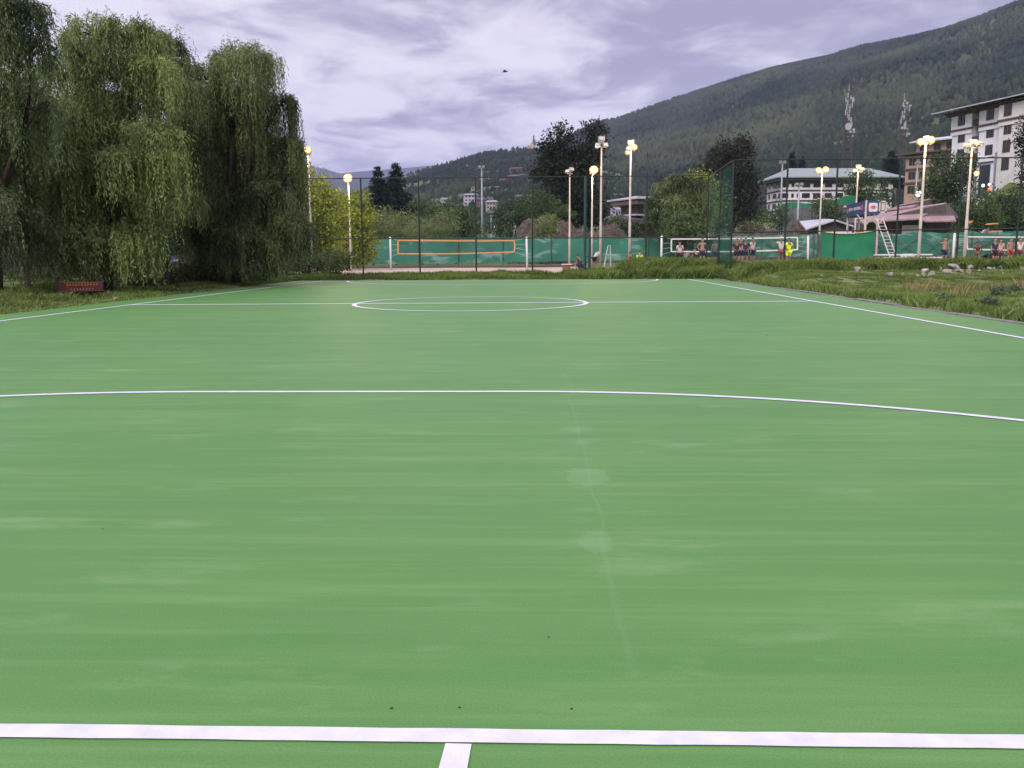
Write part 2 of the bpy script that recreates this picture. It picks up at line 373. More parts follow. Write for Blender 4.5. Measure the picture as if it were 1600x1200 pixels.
L_shrub = leafmat('shrub_leaves', (0.030, 0.036, 0.014), (0.115, 0.120, 0.045), 1.5)
M_blade = leafmat('grass_blades', (0.055, 0.095, 0.018), (0.210, 0.275, 0.070), 0.5)
M_bladedark = leafmat('rank_grass_blades', (0.042, 0.072, 0.015), (0.185, 0.245, 0.056), 0.7)
M_dryblade = leafmat('dry_grass_blades', (0.14, 0.11, 0.05), (0.34, 0.26, 0.13), 0.8)

# ------------------------------------------------------------------ terrain
CX0, CX1, CY0, CY1 = -12.1, 8.6, -8.0, 44.2
def hz(X, Y):
    X = np.asarray(X, float); Y = np.asarray(Y, float)
    z = 0.05 + 0.05 * (fbm(X * 0.4, Y * 0.4, 3) - 0.5)
    right = ss(8.4, 11.2, X) * ss(30.0, 39.5, Y) * 0.42 * (1 - 0.05 * ss(46, 58, Y)) * (1 - 0.3 * ss(64, 80, Y))
    field = ss(8.8, 14, X) * (1 - ss(30, 36, Y)) * 0.10
    left = ss(-14.8, -19.0, X) * 0.30 * (1 - ss(45, 60, Y))
    mid = 0.34 * ss(2.2, 6.0, X) * ss(44.8, 47.5, Y) * (1 - ss(8.4, 11, X)) * (1 - 0.5 * ss(52, 64, Y))
    rise = np.maximum(ss(22, 40, X) * np.clip((Y - 104) * 0.072, 0, 13), 13.5 * ss(70, 84, X - (Y - 160) * 0.25) * ss(118, 160, Y)) + 2.0 * ss(150, 400, Y)
    z = z + right + field + left + mid + rise + 0.10 * ss(8.6, 11, X) * (fbm(X * 0.7, Y * 0.7, 3) - 0.4)
    inside = (X > CX0 - 0.15) & (X < CX1 + 0.15) & (Y < CY1 + 0.15)
    return np.where(inside, -0.12, z)
def hz1(x, y): return float(hz(np.array([x]), np.array([y]))[0])

gx = np.concatenate([-np.geomspace(6000, 32, 28), np.arange(-30, 46, 0.5), np.geomspace(47, 6000, 45)])
gy = np.concatenate([[-4000, -1200, -400, -120, -40, -18], np.arange(-10, 75, 0.5), np.geomspace(76, 6500, 50)])
XX, YY = np.meshgrid(gx, gy); ZZ = hz(XX, YY)
nx_, ny_ = len(gx), len(gy); idx = np.arange(nx_ * ny_).reshape(ny_, nx_)
Q = np.stack([idx[:-1, :-1], idx[:-1, 1:], idx[1:, 1:], idx[1:, :-1]], -1).reshape(-1, 4)
ground = link('ground', mesh_np('ground', np.stack([XX, YY, ZZ], -1).reshape(-1, 3), Q, smooth=True), M_grassground); tag(ground, kind='structure')

b = MB().box((CX0, CY0, -0.2), (CX1, CY1, 0.0)); court = b.build('court', M_court); tag(court, kind='structure')
b = MB()
for i in range(14):
    y0 = 5 + i * 2.75; b.box((CX1 + 0.004, y0, -0.2), (CX1 + 0.17 + 0.04 * random.random(), y0 + 2.72, 0.012 + 0.03 * random.random()))
kerb = b.build('kerb', M_kerb, bevel=0.015); tag(kerb, kind='structure')

# ---- court markings, thin sheets 4 mm above the paint
CXC, YN, YF, HW = -1.755, 2.204, 43.55, 9.0; YH = (YN + YF) / 2 + 0.35
LINES = []
def strip(p, q, wd, z=0.004):
    p = Vector((p[0], p[1], 0)); q = Vector((q[0], q[1], 0)); d = (q - p).normalized(); n = Vector((-d.y, d.x, 0)) * (wd / 2)
    nseg = max(1, int((q - p).length / 0.12)); b = MB(); L_ = []; Rr = []
    for i in range(nseg + 1):
        c = p + (q - p) * (i / nseg); j = 0.002
        L_.append(c + n * (1 + random.uniform(-j, j) * 22) + Vector((0, 0, z))); Rr.append(c - n * (1 + random.uniform(-j, j) * 22) + Vector((0, 0, z)))
    b.add(L_ + Rr, [(i, i + 1, nseg + 2 + i, nseg + 1 + i) for i in range(nseg)]); return b
def arc(c, r, a0, a1, wd, z=0.004, ry=None, n=96):
    ry = ry or r; b = MB(); A = [a0 + (a1 - a0) * i / n for i in range(n + 1)]
    b.add([(c[0] + (r + wd / 2) * math.cos(a), c[1] + (ry + wd / 2) * math.sin(a), z) for a in A] + [(c[0] + (r - wd / 2) * math.cos(a), c[1] + (ry - wd / 2) * math.sin(a), z) for a in A],
          [(i, i + 1, n + 2 + i, n + 1 + i) for i in range(n)]); return b
LW = 0.10
def mark(b): o = b.build('court_line', M_line); tag(o, kind='structure'); return o
mark(strip((CXC - HW, YN + 0.012), (CXC + HW + 0.3, YN - 0.0), 0.068))
mark(strip((-0.214, YN - 0.036), (-0.225, YN - 0.42), 0.072))
mark(strip((CXC - HW - 0.25, YN), (CXC - HW + 0.05, YF), LW, 0.006)); mark(strip((CXC + HW, YN), (CXC + HW + 0.12, YF), LW, 0.006))
mark(strip((CXC - HW - 0.1, YH - 0.15), (CXC + HW + 0.1, YH + 0.35), LW + 0.08)); mark(arc((CXC - 0.02, YH + 0.05), 3.05, 0, 2 * math.pi, LW + 0.03, 0.008, 3.3))
mark(strip((CXC - HW, YF), (CXC + HW, YF), LW))
for yl, s_ in ((YN, 1), (YF, -1)):
    wd = 0.085 if s_ == 1 else 0.14
    mark(arc((CXC + 1.58, yl), 6.0, 0, s_ * math.pi / 2, wd, 0.005)); mark(arc((CXC - 1.58, yl), 6.0, math.pi, s_ * math.pi / 2 if s_ == 1 else 1.5 * math.pi, wd, 0.005))
    mark(strip((CXC - 1.58, yl + s_ * 6), (CXC + 1.58, yl + s_ * 6), wd, 0.005))

# sand of the volleyball courts
def sheet(name, poly, m, lift=0.03, n=24):
    A, B, C_, D_ = [Vector(p) for p in poly]; V = []; 
    for j in range(n + 1):
        for i in range(n + 1):
            u, v = i / n, j / n; p = (A * (1 - u) + B * u) * (1 - v) + (D_ * (1 - u) + C_ * u) * v
            V.append((p.x, p.y, hz1(p.x, p.y) + lift))
    idx = np.arange((n + 1) ** 2).reshape(n + 1, n + 1)
    Q = np.stack([idx[:-1, :-1], idx[:-1, 1:], idx[1:, 1:], idx[1:, :-1]], -1).reshape(-1, 4)
    o = link(name, mesh_np(name, np.array(V), Q, smooth=True), m); return tag(o, kind='structure')
sheet('sand_court', [(-14.5, 52, 0), (2.6, 54, 0), (3.5, 78, 0), (-16, 76, 0)], M_sand)
sheet('sand_court', [(6.0, 53, 0), (30, 53, 0), (34, 72, 0), (8, 72, 0)], M_sand)

sheet('dirt_strip', [(-19, 76.2, 0), (3.4, 78.2, 0), (5, 90, 0), (-21, 90, 0)], M_dirt, 0.04)

# ------------------------------------------------------------------ mountains
def interp(tab, x): return np.interp(x, [p[0] for p in tab], [p[1] for p in tab])
class Hill:
    def __init__(s, tab, near, far, seed, amp, pw=1.25, z0=0.0):
        s.tab, s.near, s.far, s.seed, s.amp, s.pw, s.z0 = tab, near, far, seed, amp, pw, z0
    def pt(s, px, t):
        px = np.asarray(px, float); t = np.asarray(t, float)
        py = interp(s.tab, px)
        near = s.near(px); far = s.far(px); D = near + (far - near) * t
        # direction of the column on the plan and height of the ridge there
        dx = np.array([[ray(float(a), 396.0).x / ray(float(a), 396.0).y] for a in np.atleast_1d(px).ravel()]).reshape(np.shape(px)) if np.ndim(px) else ray(float(px), 396.0).x / ray(float(px), 396.0).y
        X = dx * D
        rz = np.array([DP(float(a), float(c), float(f)).z for a, c, f in zip(np.atleast_1d(px).ravel(), np.atleast_1d(py).ravel(), np.atleast_1d(far).ravel())]).reshape(np.shape(px))
        k = np.where(t <= 1, np.clip(t, 0, 1) ** s.pw, 1 - 0.55 * (t - 1) / 0.5)
        Z = s.z0 + (rz - s.z0) * k
        sc = 1.0 / (rz.max() * 0.55 + 60)
        nz = fbm(X * sc + s.seed, D * sc * 0.8 + s.seed * 2, 5) - 0.5
        rd = 0.5 - np.abs(fbm(X * sc * 0.8 + s.seed * 3, D * sc * 0.35 + s.seed, 3) - 0.5) * 2
        Z = Z + s.amp * (nz * 0.9 + rd * 0.5) * rz * np.sin(np.pi * np.clip(t, 0, 1)) ** 0.8
        return X, D, Z
    def build(s, name, m, px0, px1, nu, nv):
        u = np.linspace(px0, px1, nu); t = np.concatenate([np.linspace(0, 1, nv), [1.08, 1.2, 1.5]])
        U, T = np.meshgrid(u, t); X, Y, Z = s.pt(U, T)
        idx = np.arange(U.size).reshape(U.shape)
        Q = np.stack([idx[:-1, :-1], idx[:-1, 1:], idx[1:, 1:], idx[1:, :-1]], -1).reshape(-1, 4)
        o = link(name, mesh_np(name, np.stack([X, Y, Z], -1).reshape(-1, 3), Q, smooth=True), m); return tag(o, kind='structure')
    def at_row(s, px, py):
        "nearest point of the slope seen at that place"
        for t in np.linspace(0.02, 1, 240):
            X, Y, Z = s.pt(np.array([float(px)]), np.array([t]))
            v = Vector((float(X[0]), float(Y[0]), float(Z[0]) - CAM_H)); q = 600 - F_PX * v.dot(C_U) / v.dot(C_F)
            if q <= py: break
        return Vector((float(X[0]), float(Y[0]), float(Z[0])))
H_right = Hill([(700, 330), (840, 250), (880, 218), (930, 193), (960, 187), (1000, 173), (1050, 156), (1100, 141), (1150, 125), (1200, 109), (1250, 98), (1310, 85), (1370, 71), (1440, 53), (1500, 30), (1550, 9), (1600, -10), (1700, -45), (1900, -80)],
               lambda p: np.interp(p, [700, 1000, 1300, 1600], [900, 600, 420, 360]), lambda p: np.interp(p, [700, 1000, 1600], [2900, 2700, 2300]), 3.1, 0.20, 1.15)
H_mid = Hill([(480, 345), (560, 303), (600, 286), (640, 273), (700, 256), (760, 241), (800, 235), (840, 233), (880, 232), (930, 236), (1000, 262), (1080, 300), (1150, 330)],
             lambda p: np.interp(p, [480, 1150], [560, 420]), lambda p: np.interp(p, [480, 1150], [1750, 1500]), 8.7, 0.16, 1.1)
H_left = Hill([(200, 205), (330, 215), (420, 238), (470, 252), (500, 261), (540, 272), (580, 283), (640, 300), (720, 330)],
              lambda p: p * 0 + 4000, lambda p: p * 0 + 7300, 5.5, 0.12, 1.1)
H_gap = Hill([(420, 300), (500, 280), (540, 270), (590, 266), (640, 262), (720, 255), (800, 250)], lambda p: p * 0 + 5500, lambda p: p * 0 + 8300, 2.2, 0.1, 1.1)
H_right.build('mountain', M_hill, 700, 1900, 260, 90)
H_mid.build('hill', M_hillmid, 480, 1150, 160, 60)
M_farhill = mat('far_forest_ground', (0.020, 0.030, 0.024), 0.95, 0.0, 0.003, 0.0, col2=(0.045, 0.058, 0.042), spec=0.05, detail=8)
H_left.build('hill', M_farhill, 200, 720, 90, 40)
H_gap.build('hill', M_farhill, 420, 800, 60, 30)

def forest(name, hill, px0, px1, n, hmin, hmax, tmin=0.05, clump=None, rim=0):
    px = RNG.uniform(px0, px1, n); t = RNG.uniform(0, 1, n) ** 0.75 * (1 - tmin) + tmin
    if rim: px[:rim] = RNG.uniform(px0, px1, rim); t[:rim] = RNG.uniform(0.985, 1.0, rim)
    X, Y, Z = hill.pt(px, t)
    if clump:
        k = RNG.random(n) < np.clip(0.5 + 3.2 * (fbm(X * clump, Y * clump, 4) - 0.47), 0.12, 1); k[:rim] = RNG.random(rim) < 0.55; X, Y, Z = X[k], Y[k], Z[k]; 
    n = len(X); h = RNG.uniform(hmin, hmax, n); r = h * RNG.uniform(0.26, 0.44, n); s_ = 5
    P = np.stack([X, Y, Z], -1); V = np.zeros((n, 2 * s_ + 1, 3)); a0 = RNG.uniform(0, 6.28, n)
    for k in range(s_):
        a = a0 + k * 2 * np.pi / s_; q = RNG.uniform(0.75, 1.25, n)
        V[:, k] = P + np.stack([r * .8 * q * np.cos(a), r * .8 * q * np.sin(a), -1.5 + 0 * q], -1)
        q = RNG.uniform(0.8, 1.2, n); V[:, s_ + k] = P + np.stack([r * q * np.cos(a + .4), r * q * np.sin(a + .4), h * 0.42 * q], -1)
    V[:, 2 * s_] = P + np.stack([RNG.normal(0, .15, n) * r, RNG.normal(0, .15, n) * r, h], -1)
    base = np.arange(n) * (2 * s_ + 1); F = []
    for k in range(s_):
        j = (k + 1) % s_; F += [np.stack([base + k, base + j, base + s_ + j], -1), np.stack([base + k, base + s_ + j, base + s_ + k], -1), np.stack([base + s_ + k, base + s_ + j, base + 2 * s_], -1)]
    o = link(name, mesh_np(name, V.reshape(-1, 3), np.concatenate(F), 3, smooth=True, attrs={'var': np.repeat(np.clip(0.42 + 1.7 * (fbm(X * .0045, Y * .003, 4) - .5) + RNG.normal(0, .12, n), 0, 1), 2 * s_ + 1)}), M_forest)
    return tag(o, kind='stuff')
forest('mountain_forest', H_right, 860, 1700, 85000, 5, 12, 0.05, 0.005, rim=500)
forest('hill_forest', H_mid, 520, 1050, 16000, 3.5, 8, 0.04, 0.012, rim=90)

# ------------------------------------------------------------------ the valley air
hm = bpy.data.materials.new('valley_air'); hm.use_nodes = True; t_ = hm.node_tree; t_.nodes.remove(t_.nodes['Principled BSDF'])
pv = t_.nodes.new('ShaderNodeVolumePrincipled'); pv.inputs['Color'].default_value = (0.60, 0.66, 1.0, 1); pv.inputs['Density'].default_value = 0.00008; pv.inputs['Anisotropy'].default_value = 0.2
t_.links.new(pv.outputs[0], t_.nodes['Material Output'].inputs['Volume'])
hz_o = MB().box((-7000, -4500, -3), (7000, 12800, 1010)).build('haze', hm); tag(hz_o, kind='stuff')

# ------------------------------------------------------------------ foliage builders
def unit(v): return v / np.maximum(np.linalg.norm(v, axis=-1, keepdims=True), 1e-9)
def leaf_mesh(name, P, Dv, ln, wd, var, m, parent):
    n = len(P); Dv = unit(Dv); rnd = unit(RNG.normal(size=(n, 3))); S = unit(np.cross(Dv, rnd))
    ln = np.broadcast_to(ln, (n,))[:, None] * RNG.uniform(0.7, 1.3, (n, 1)); wd = np.broadcast_to(wd, (n,))[:, None] * RNG.uniform(0.7, 1.3, (n, 1))
    o_ = np.array(ORG[parent.name]) if parent else 0.0
    V = np.stack([P, P + Dv * ln * 0.45 + S * wd * 0.5, P + Dv * ln, P + Dv * ln * 0.45 - S * wd * 0.5], 1) - o_
    Q = np.arange(n * 4).reshape(n, 4)
    return link(name, mesh_np(name, V.reshape(-1, 3), Q, 4, attrs={'var': np.repeat(np.clip(var, 0, 1), 4)}), m, parent)

def limb_path(a, b, bend=0.15, n=5):
    a = Vector(a); b = Vector(b); d = (b - a).length; o = Vector((random.uniform(-1, 1), random.uniform(-1, 1), random.uniform(0.2, 1))) * d * bend
    return [a.lerp(b, i / n) + o * math.sin(math.pi * i / n) for i in range(n + 1)]

def willow(label, D, px_base, domes, m, group=None, strand=0.088, dens=1.0, leaf=(0.150, 0.033), zmin=0.55, cat='tree', bark=True):
    p0 = DP(px_base, 440, D); base = Vector((p0.x, D, hz1(p0.x, D) - 0.05))
    t = thing('willow_tree', label, cat, base, group)
    P = []; Dv = []; Va = []; tb = MB()
    top = max(DP(d[0], d[1], D).z for d in domes)
    fork = base + Vector((0, 0, (top - base.z) * 0.28))
    tb.tube(limb_path(base - Vector((0, 0, 0.2)), fork, 0.04), np.linspace(0.22, 0.16, 6), 10)
    for d in domes:
        px, ytop, rpx, hang = d[:4]; dd = d[4] if len(d) > 4 else random.uniform(-1.4, 1.4)
        Dk = D + dd; s = mpp(Dk); c = DP(px, ytop, Dk); r = rpx * s; c.z -= r * 0.62
        tb.tube(limb_path(fork - Vector((0, 0, random.uniform(0, 1.2))), c + Vector((0, 0, -0.1 * r)), 0.10, 7), np.linspace(0.13, 0.03, 8), 6)
        tone = random.uniform(-0.24, 0.24)
        nb = max(7, int(17 * r * r * dens) + 5)
        for ib in range(nb):                       # boughs of this dome, each with a tassel of hanging shoots
            sprig = ib % 7 == 6
            a = random.uniform(0, 2 * math.pi); q = math.sqrt(random.random()); q = q ** 0.8
            o = np.array([math.cos(a), math.sin(a), 0.0])
            tip = np.array(c) + o * (r * q * random.uniform(0.8, 1.05)) + np.array([0, 0, r * 0.70 * math.sqrt(max(0, 1 - q * q)) * random.uniform(0.8, 1.15)])
            if sprig: tip = tip + o * 0.15 * r + np.array([0, 0, random.uniform(0.10, 0.45)])
            tb.tube(limb_path(c, Vector(tip), 0.12, 4), np.linspace(0.028, 0.007, 5), 4)
            ns = random.randint(4, 6) if sprig else random.randint(17, 27); L0 = hang * s * random.uniform(0.40, 1.0); bt = tone + random.uniform(-0.24, 0.24)
            sp = 0.07 + 0.055 * r; reach = random.uniform(0.16, 0.42) * (0.45 + 0.55 * r)
            for _s in range(ns):
                Ls = L0 * random.uniform(0.45, 1.1); k = max(4, int(Ls / strand)); f = np.arange(k) / k * Ls
                ang = random.uniform(0, 6.283); oo = o * 0.75 + np.array([math.cos(ang), math.sin(ang), 0]) * 0.8; push = reach * random.uniform(0.4, 1.2)
                st = tip + np.array([random.gauss(0, sp), random.gauss(0, sp), random.gauss(0, sp * 0.6)])
                hz_ = push * (1 - np.exp(-f * 2.6)); up = 0.45 * push * np.sin(np.clip(f * 3.0, 0, np.pi))
                pts = st + np.outer(hz_, oo) + np.outer(up - np.maximum(f - 0.10, 0) ** 1.06 * 0.96, [0, 0, 1]) + RNG.normal(0, 0.022, (k, 3))
                ok = pts[:, 2] > zmin - 0.25 + abs(random.gauss(0, 0.55))
                dirs = np.gradient(pts, axis=0)
                dirs = unit(dirs) + RNG.normal(0, 0.36, (k, 3)); pts = pts[ok]; dirs = dirs[ok]
                P.append(pts); Dv.append(dirs); Va.append(0.5 + bt + RNG.normal(0, 0.13, len(pts)))
    P = np.concatenate(P); Dv = np.concatenate(Dv); Va = np.concatenate(Va)
    tb.build('trunk', M_bark, t, True)
    leaf_mesh('crown', P, Dv, leaf[0], leaf[1], Va, m, t)
    return t

def blob_tree(name, label, D, blobs, m, group=None, leaf=0.3, per=26, base_px=None, zb=None, cat='tree', droop=0.0, shell=0.45, trunk=True, aspect=0.5, rag=0.22):
    bx = base_px if base_px is not None else sum(b_[0] for b_ in blobs) / len(blobs)
    p0 = DP(bx, 400, D); z0 = hz1(p0.x, D) if zb is None else zb; base = Vector((p0.x, D, z0))
    t = thing(name, label, cat, base, group); P = []; Dv = []; Va = []
    top = max(DP(b_[0], b_[1] - b_[3], D).z for b_ in blobs); H = top - z0; tb = MB()
    fork = base + Vector((0, 0, H * 0.3)); tr = max(0.05, H * 0.022)
    tb.tube(limb_path(base - Vector((0, 0, 0.3)), fork, 0.03), np.linspace(tr, tr * 0.75, 6), 8)
    for (px, py, rx, ry) in [b_[:4] for b_ in blobs]:
        s = mpp(D); c = DP(px, py, D + random.uniform(-0.5, 0.5) * rx * s); a, h = rx * s, ry * s
        tb.tube(limb_path(fork - Vector((0, 0, H * random.uniform(0, 0.08))), c, 0.08), np.linspace(tr * 0.5, tr * 0.12, 6), 5)
        ncl = max(6, int(2.0 * per * (a * h) / (leaf * leaf) / 22)); d0 = unit(RNG.normal(size=(ncl, 3)))
        rr = (shell + (1 - shell) * RNG.random((ncl, 1)) ** 0.6) * (1 + RNG.normal(0, rag * 0.55, (ncl, 1)))
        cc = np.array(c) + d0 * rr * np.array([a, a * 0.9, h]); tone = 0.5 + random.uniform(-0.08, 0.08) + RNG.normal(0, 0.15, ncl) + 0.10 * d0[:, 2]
        nl = 22; jit = RNG.normal(0, 1, (ncl, nl, 3)) * np.array([1, 1, 0.75]) * (leaf * 1.15 + rag * 0.12 * min(a, h))
        P.append((cc[:, None] + jit).reshape(-1, 3))
        Dv.append((np.repeat(d0[:, None], nl, 1) * 0.6 + RNG.normal(0, 0.7, (ncl, nl, 3)) + np.array([0, 0, -droop])).reshape(-1, 3))
        Va.append((tone[:, None] + RNG.normal(0, 0.14, (ncl, nl))).ravel())
    P = np.concatenate(P); Dv = np.concatenate(Dv); Va = np.concatenate(Va); k = P[:, 2] > z0 + 0.02
    tb.build('trunk', M_bark, t, True); leaf_mesh('crown', P[k], Dv[k], leaf, leaf * aspect, Va[k], m, t)
    return t

def conifer(label, D, px, ytop, ybot, rpx, m, group=None, name='conifer_tree', leaf=0.5):
    s = mpp(D); tp = DP(px, ytop, D); bt = DP(px, ybot, D); z0 = hz1(bt.x, D); base = Vector((bt.x, D, z0)); t = thing(name, label, 'tree', base, group)
    MB().tube([base, (base + tp) / 2, tp], [0.02 * (tp.z - z0), 0.012 * (tp.z - z0), 0.03], 7).build('trunk', M_bark, t, True)
    H = tp.z - bt.z; P = []; Dv = []; Va = []; nlev = 26
    for i in range(nlev):
        f = (i + random.random()) / nlev; z = tp.z - f * H; r = rpx * s * (0.06 + 0.94 * f ** 0.85)
        for k in range(int(6 + 9 * f)):
            a = random.uniform(0, 6.283); rl = r * random.uniform(0.55, 1.15); n = max(6, int(rl / leaf * 13)); u = RNG.random(n) ** 0.7
            o = np.array([math.cos(a), math.sin(a), 0]); bd = random.gauss(0, 0.12)
            pts = np.array([tp.x, tp.y, z]) + np.outer(u * rl, o) + np.outer(-0.16 * rl * u + 0.10 * rl * u * u, [0, 0, 1]) + RNG.normal(0, 0.22 * leaf + 0.03 * rl, (n, 3))
            P.append(pts); Dv.append(o * 0.8 + RNG.normal(0, 0.5, (n, 3)) + np.array([0, 0, -0.25])); Va.append(0.45 + bd + RNG.normal(0, 0.15, n) + 0.15 * u)
    leaf_mesh('crown', np.concatenate(P), np.concatenate(Dv), leaf, leaf * 0.35, np.concatenate(Va), m, t)
    return t

# ------------------------------------------------------------------ tall black fences round the far end
def fence(label, pts, ztop, zmid, net, posts, thick=(), slack=0.0):
    A, B = Vector(pts[0]), Vector(pts[1]); t = thing('chain_link_fence', label, 'fence', (A.x, A.y, hz1(A.x, A.y)), 'tall chain link fences at the far end')
    zt = lambda f: ztop[0] + (ztop[1] - ztop[0]) * f; zm = lambda f: zmid[0] + (zmid[1] - zmid[0]) * f
    P = lambda f, z: Vector((A.x + (B.x - A.x) * f, A.y + (B.y - A.y) * f, z))
    n = 24
    MB().tube([P(i / n, zt(i / n) - slack * abs(math.sin(i * 1.7)) * 0.3) for i in range(n + 1)], 0.028, 6).build('top_rail', M_black, t)
    MB().tube([P(i / n, zm(i / n)) for i in range(n + 1)], 0.03, 6).build('middle_rail', M_black, t)
    b = MB(); g0 = [hz1(P(i / n, 0).x, P(i / n, 0).y) for i in range(n + 1)]
    off = Vector((B.y - A.y, A.x - B.x, 0)).normalized() * 0.045
    b.add([P(i / n, g0[i]) - off for i in range(n + 1)] + [P(i / n, zt(i / n)) - off for i in range(n + 1)], [(i, i + 1, n + 2 + i, n + 1 + i) for i in range(n)])
    b.build('wire_mesh', net, t)
    for f in posts:
        r = 0.075 if f in thick else 0.045
        p = P(f, 0); bb = MB().cyl((p.x, p.y, hz1(p.x, p.y) - 0.1), (p.x, p.y, zt(f) + 0.03), r, r, 8)
        if f in thick: bb.cyl((p.x + 0.26, p.y, hz1(p.x, p.y) - 0.1), (p.x + 0.26, p.y, zm(f)), r, r, 8).box((p.x, p.y - 0.02, zm(f) * 0.5), (p.x + 0.26, p.y + 0.02, zm(f) * 0.5 + 0.08))
        bb.build('post', M_dgreen if f in thick else M_black, t)
    return t
YL, YR = 49.5, 42.0
xl0, xl1 = DP(385, 400, YL).x, DP(1105, 400, YL).x
fl = lambda px: (DP(px, 400, YL).x - xl0) / (xl1 - xl0)
fence('long straight run of tall black chain link fence behind the far end line', [(xl0, YL, 0), (xl1, YL, 0)], (DP(500, 279, YL).z, DP(1000, 275, YL).z), (DP(500, 373, YL).z, DP(1000, 371.5, YL).z), M_net,
      [0.0] + [fl(p) for p in (476, 567, 656, 744, 832, 914, 1009, 1104)], thick=(fl(914),))
xr0, xr1 = DP(1142, 400, YR).x, DP(1720, 400, YR).x; fr = lambda px: (DP(px, 400, YR).x - xr0) / (xr1 - xr0)
fence('short return of tall fence hung with dark green net, joining the two black runs', [(xl1 + 0.05, YL, 0), (xr0, YR, 0)], (DP(1105, 274, YL).z, DP(1142, 250, YR).z), (DP(1105, 370, YL).z, DP(1142, 363, YR).z), M_netgreen, [0.5, 0.996])
fence('nearer run of tall black chain link fence on the grass bank at the right', [(xr0 + 0.05, YR, 0), (xr1, YR, 0)], (DP(1150, 250, YR).z, DP(1600, 246, YR).z), (DP(1150, 363, YR).z, DP(1600, 356, YR).z), M_net,
      [fr(p) for p in (1224, 1301, 1398, 1494, 1586, 1680)])

# ------------------------------------------------------------------ green windbreak screens behind the volleyball courts
def screen_material(name, col, pale, amount):
    m = bpy.data.materials.new(name); m.use_nodes = True; t = m.node_tree; b = t.nodes['Principled BSDF']; K = t.links
    g = t.nodes.new('ShaderNodeNewGeometry'); out_ = []
    for sc, st, lo, hi in ((0.5, (1, 1, 1.6), 0.3, 0.7), (0.55, (0.8, 1, 2.4), amount, amount + 0.10)):
        mpn = t.nodes.new('ShaderNodeMapping'); mpn.inputs['Scale'].default_value = st; n = t.nodes.new('ShaderNodeTexNoise'); n.inputs['Scale'].default_value = sc; n.inputs['Detail'].default_value = 7; n.inputs['Distortion'].default_value = 0.8
        K.new(g.outputs['Position'], mpn.inputs[0]); K.new(mpn.outputs[0], n.inputs['Vector'])
        mr = t.nodes.new('ShaderNodeMapRange'); K.new(n.outputs['Fac'], mr.inputs[0]); mr.inputs[1].default_value = lo; mr.inputs[2].default_value = hi; out_.append(mr.outputs[0])
    m1 = t.nodes.new('ShaderNodeMixRGB'); K.new(out_[0], m1.inputs[0]); m1.inputs[1].default_value = (*(Vector(col) * 0.85), 1); m1.inputs[2].default_value = (*(Vector(col) * 1.15), 1)
    m2 = t.nodes.new('ShaderNodeMixRGB'); K.new(out_[1], m2.inputs[0]); K.new(m1.outputs[0], m2.inputs[1]); m2.inputs[2].default_value = (*pale, 1)
    K.new(m2.outputs[0], b.inputs['Base Color']); b.inputs['Roughness'].default_value = 0.6; b.inputs['Specular IOR Level'].default_value = 0.25
    MATS[name] = m; return m
S_left = screen_material('green_screen_cloth', (0.042, 0.178, 0.120), (0.17, 0.30, 0.25), 0.565)
S_right = screen_material('ragged_screen_cloth', (0.036, 0.165, 0.110), (0.16, 0.27, 0.23), 0.53)
S_tarp = screen_material('green_tarpaulin', (0.016, 0.165, 0.075), (0.02, 0.19, 0.09), 0.75)
def cloth(name, A, B, ztop, zbot, m, parent, ripple=0.06, sag=0.0, seed=0, rag=0.05, n=160, k=14):
    A, B = Vector(A), Vector(B); d = (B - A); ln = d.length; nrm = Vector((d.y, -d.x, 0)).normalized(); V = []
    for j in range(k + 1):
        for i in range(n + 1):
            f = i / n; s_ = f * ln; zt = ztop(f) + rag * (float(vnoise(s_ * 0.9 + seed, 3.3)) - 0.5); zb = zbot(f) + rag * 2 * (float(vnoise(s_ * 0.7 + seed, 8.3)) - 0.5)
            p = A + d * f; z = zb + (zt - zb) * j / k
            w_ = ripple * (float(fbm(s_ * 0.8 + seed, z * 0.7 + seed, 3)) - 0.5) * 3
            V.append(p + nrm * w_ + Vector((0, 0, z)) - Vector((0, 0, p.z)))
    o_ = ORG[parent.name]; V = np.array([v - o_ for v in V]); idx = np.arange((n + 1) * (k + 1)).reshape(k + 1, n + 1)
    Q = np.stack([idx[:-1, :-1], idx[:-1, 1:], idx[1:, 1:], idx[1:, :-1]], -1).reshape(-1, 4)
    return link(name, mesh_np(name, V, Q, smooth=True), m, parent)
def screen(label, p0, p1, m, posts, brace=False, gap=0.35, seed=0, ragged=0.05):
    (x0, D0, yt0), (x1, D1, yt1) = p0, p1; A = DP(x0, 400, D0); B = DP(x1, 400, D1); z0, z1 = DP(x0, yt0, D0).z, DP(x1, yt1, D1).z
    t = thing('windbreak_screen', label, 'screen', (A.x, A.y, hz1(A.x, A.y)), 'green windbreak screens behind the volleyball courts')
    ga, gb = hz1(A.x, A.y), hz1(B.x, B.y)
    cloth('screen_cloth', A, B, lambda f: z0 + (z1 - z0) * f, lambda f: ga + (gb - ga) * f + gap, m, t, seed=seed, rag=ragged)
    d = B - A; nrm = Vector((d.y, -d.x, 0)).normalized() * 0.16; last = None
    for f in posts:
        p = A + d * f + nrm; zt = z0 + (z1 - z0) * f + 0.02; g = hz1(p.x, p.y) - 0.1
        MB().cyl((p.x, p.y, g), (p.x, p.y, zt), 0.05, 0.05, 6).build('post', M_rust, t)
        if brace and last is not None:
            q, qz = last; b = MB(); h0, h1 = g + 0.5, zt - 0.25
            b.cyl((q.x, q.y - .05, h0), (p.x, p.y - .05, h1), 0.032, 0.032, 5); b.cyl((q.x, q.y - .1, h1), (p.x, p.y - .1, h0), 0.032, 0.032, 5); b.build('brace', M_rust, t)
        last = (p, zt)
    return t
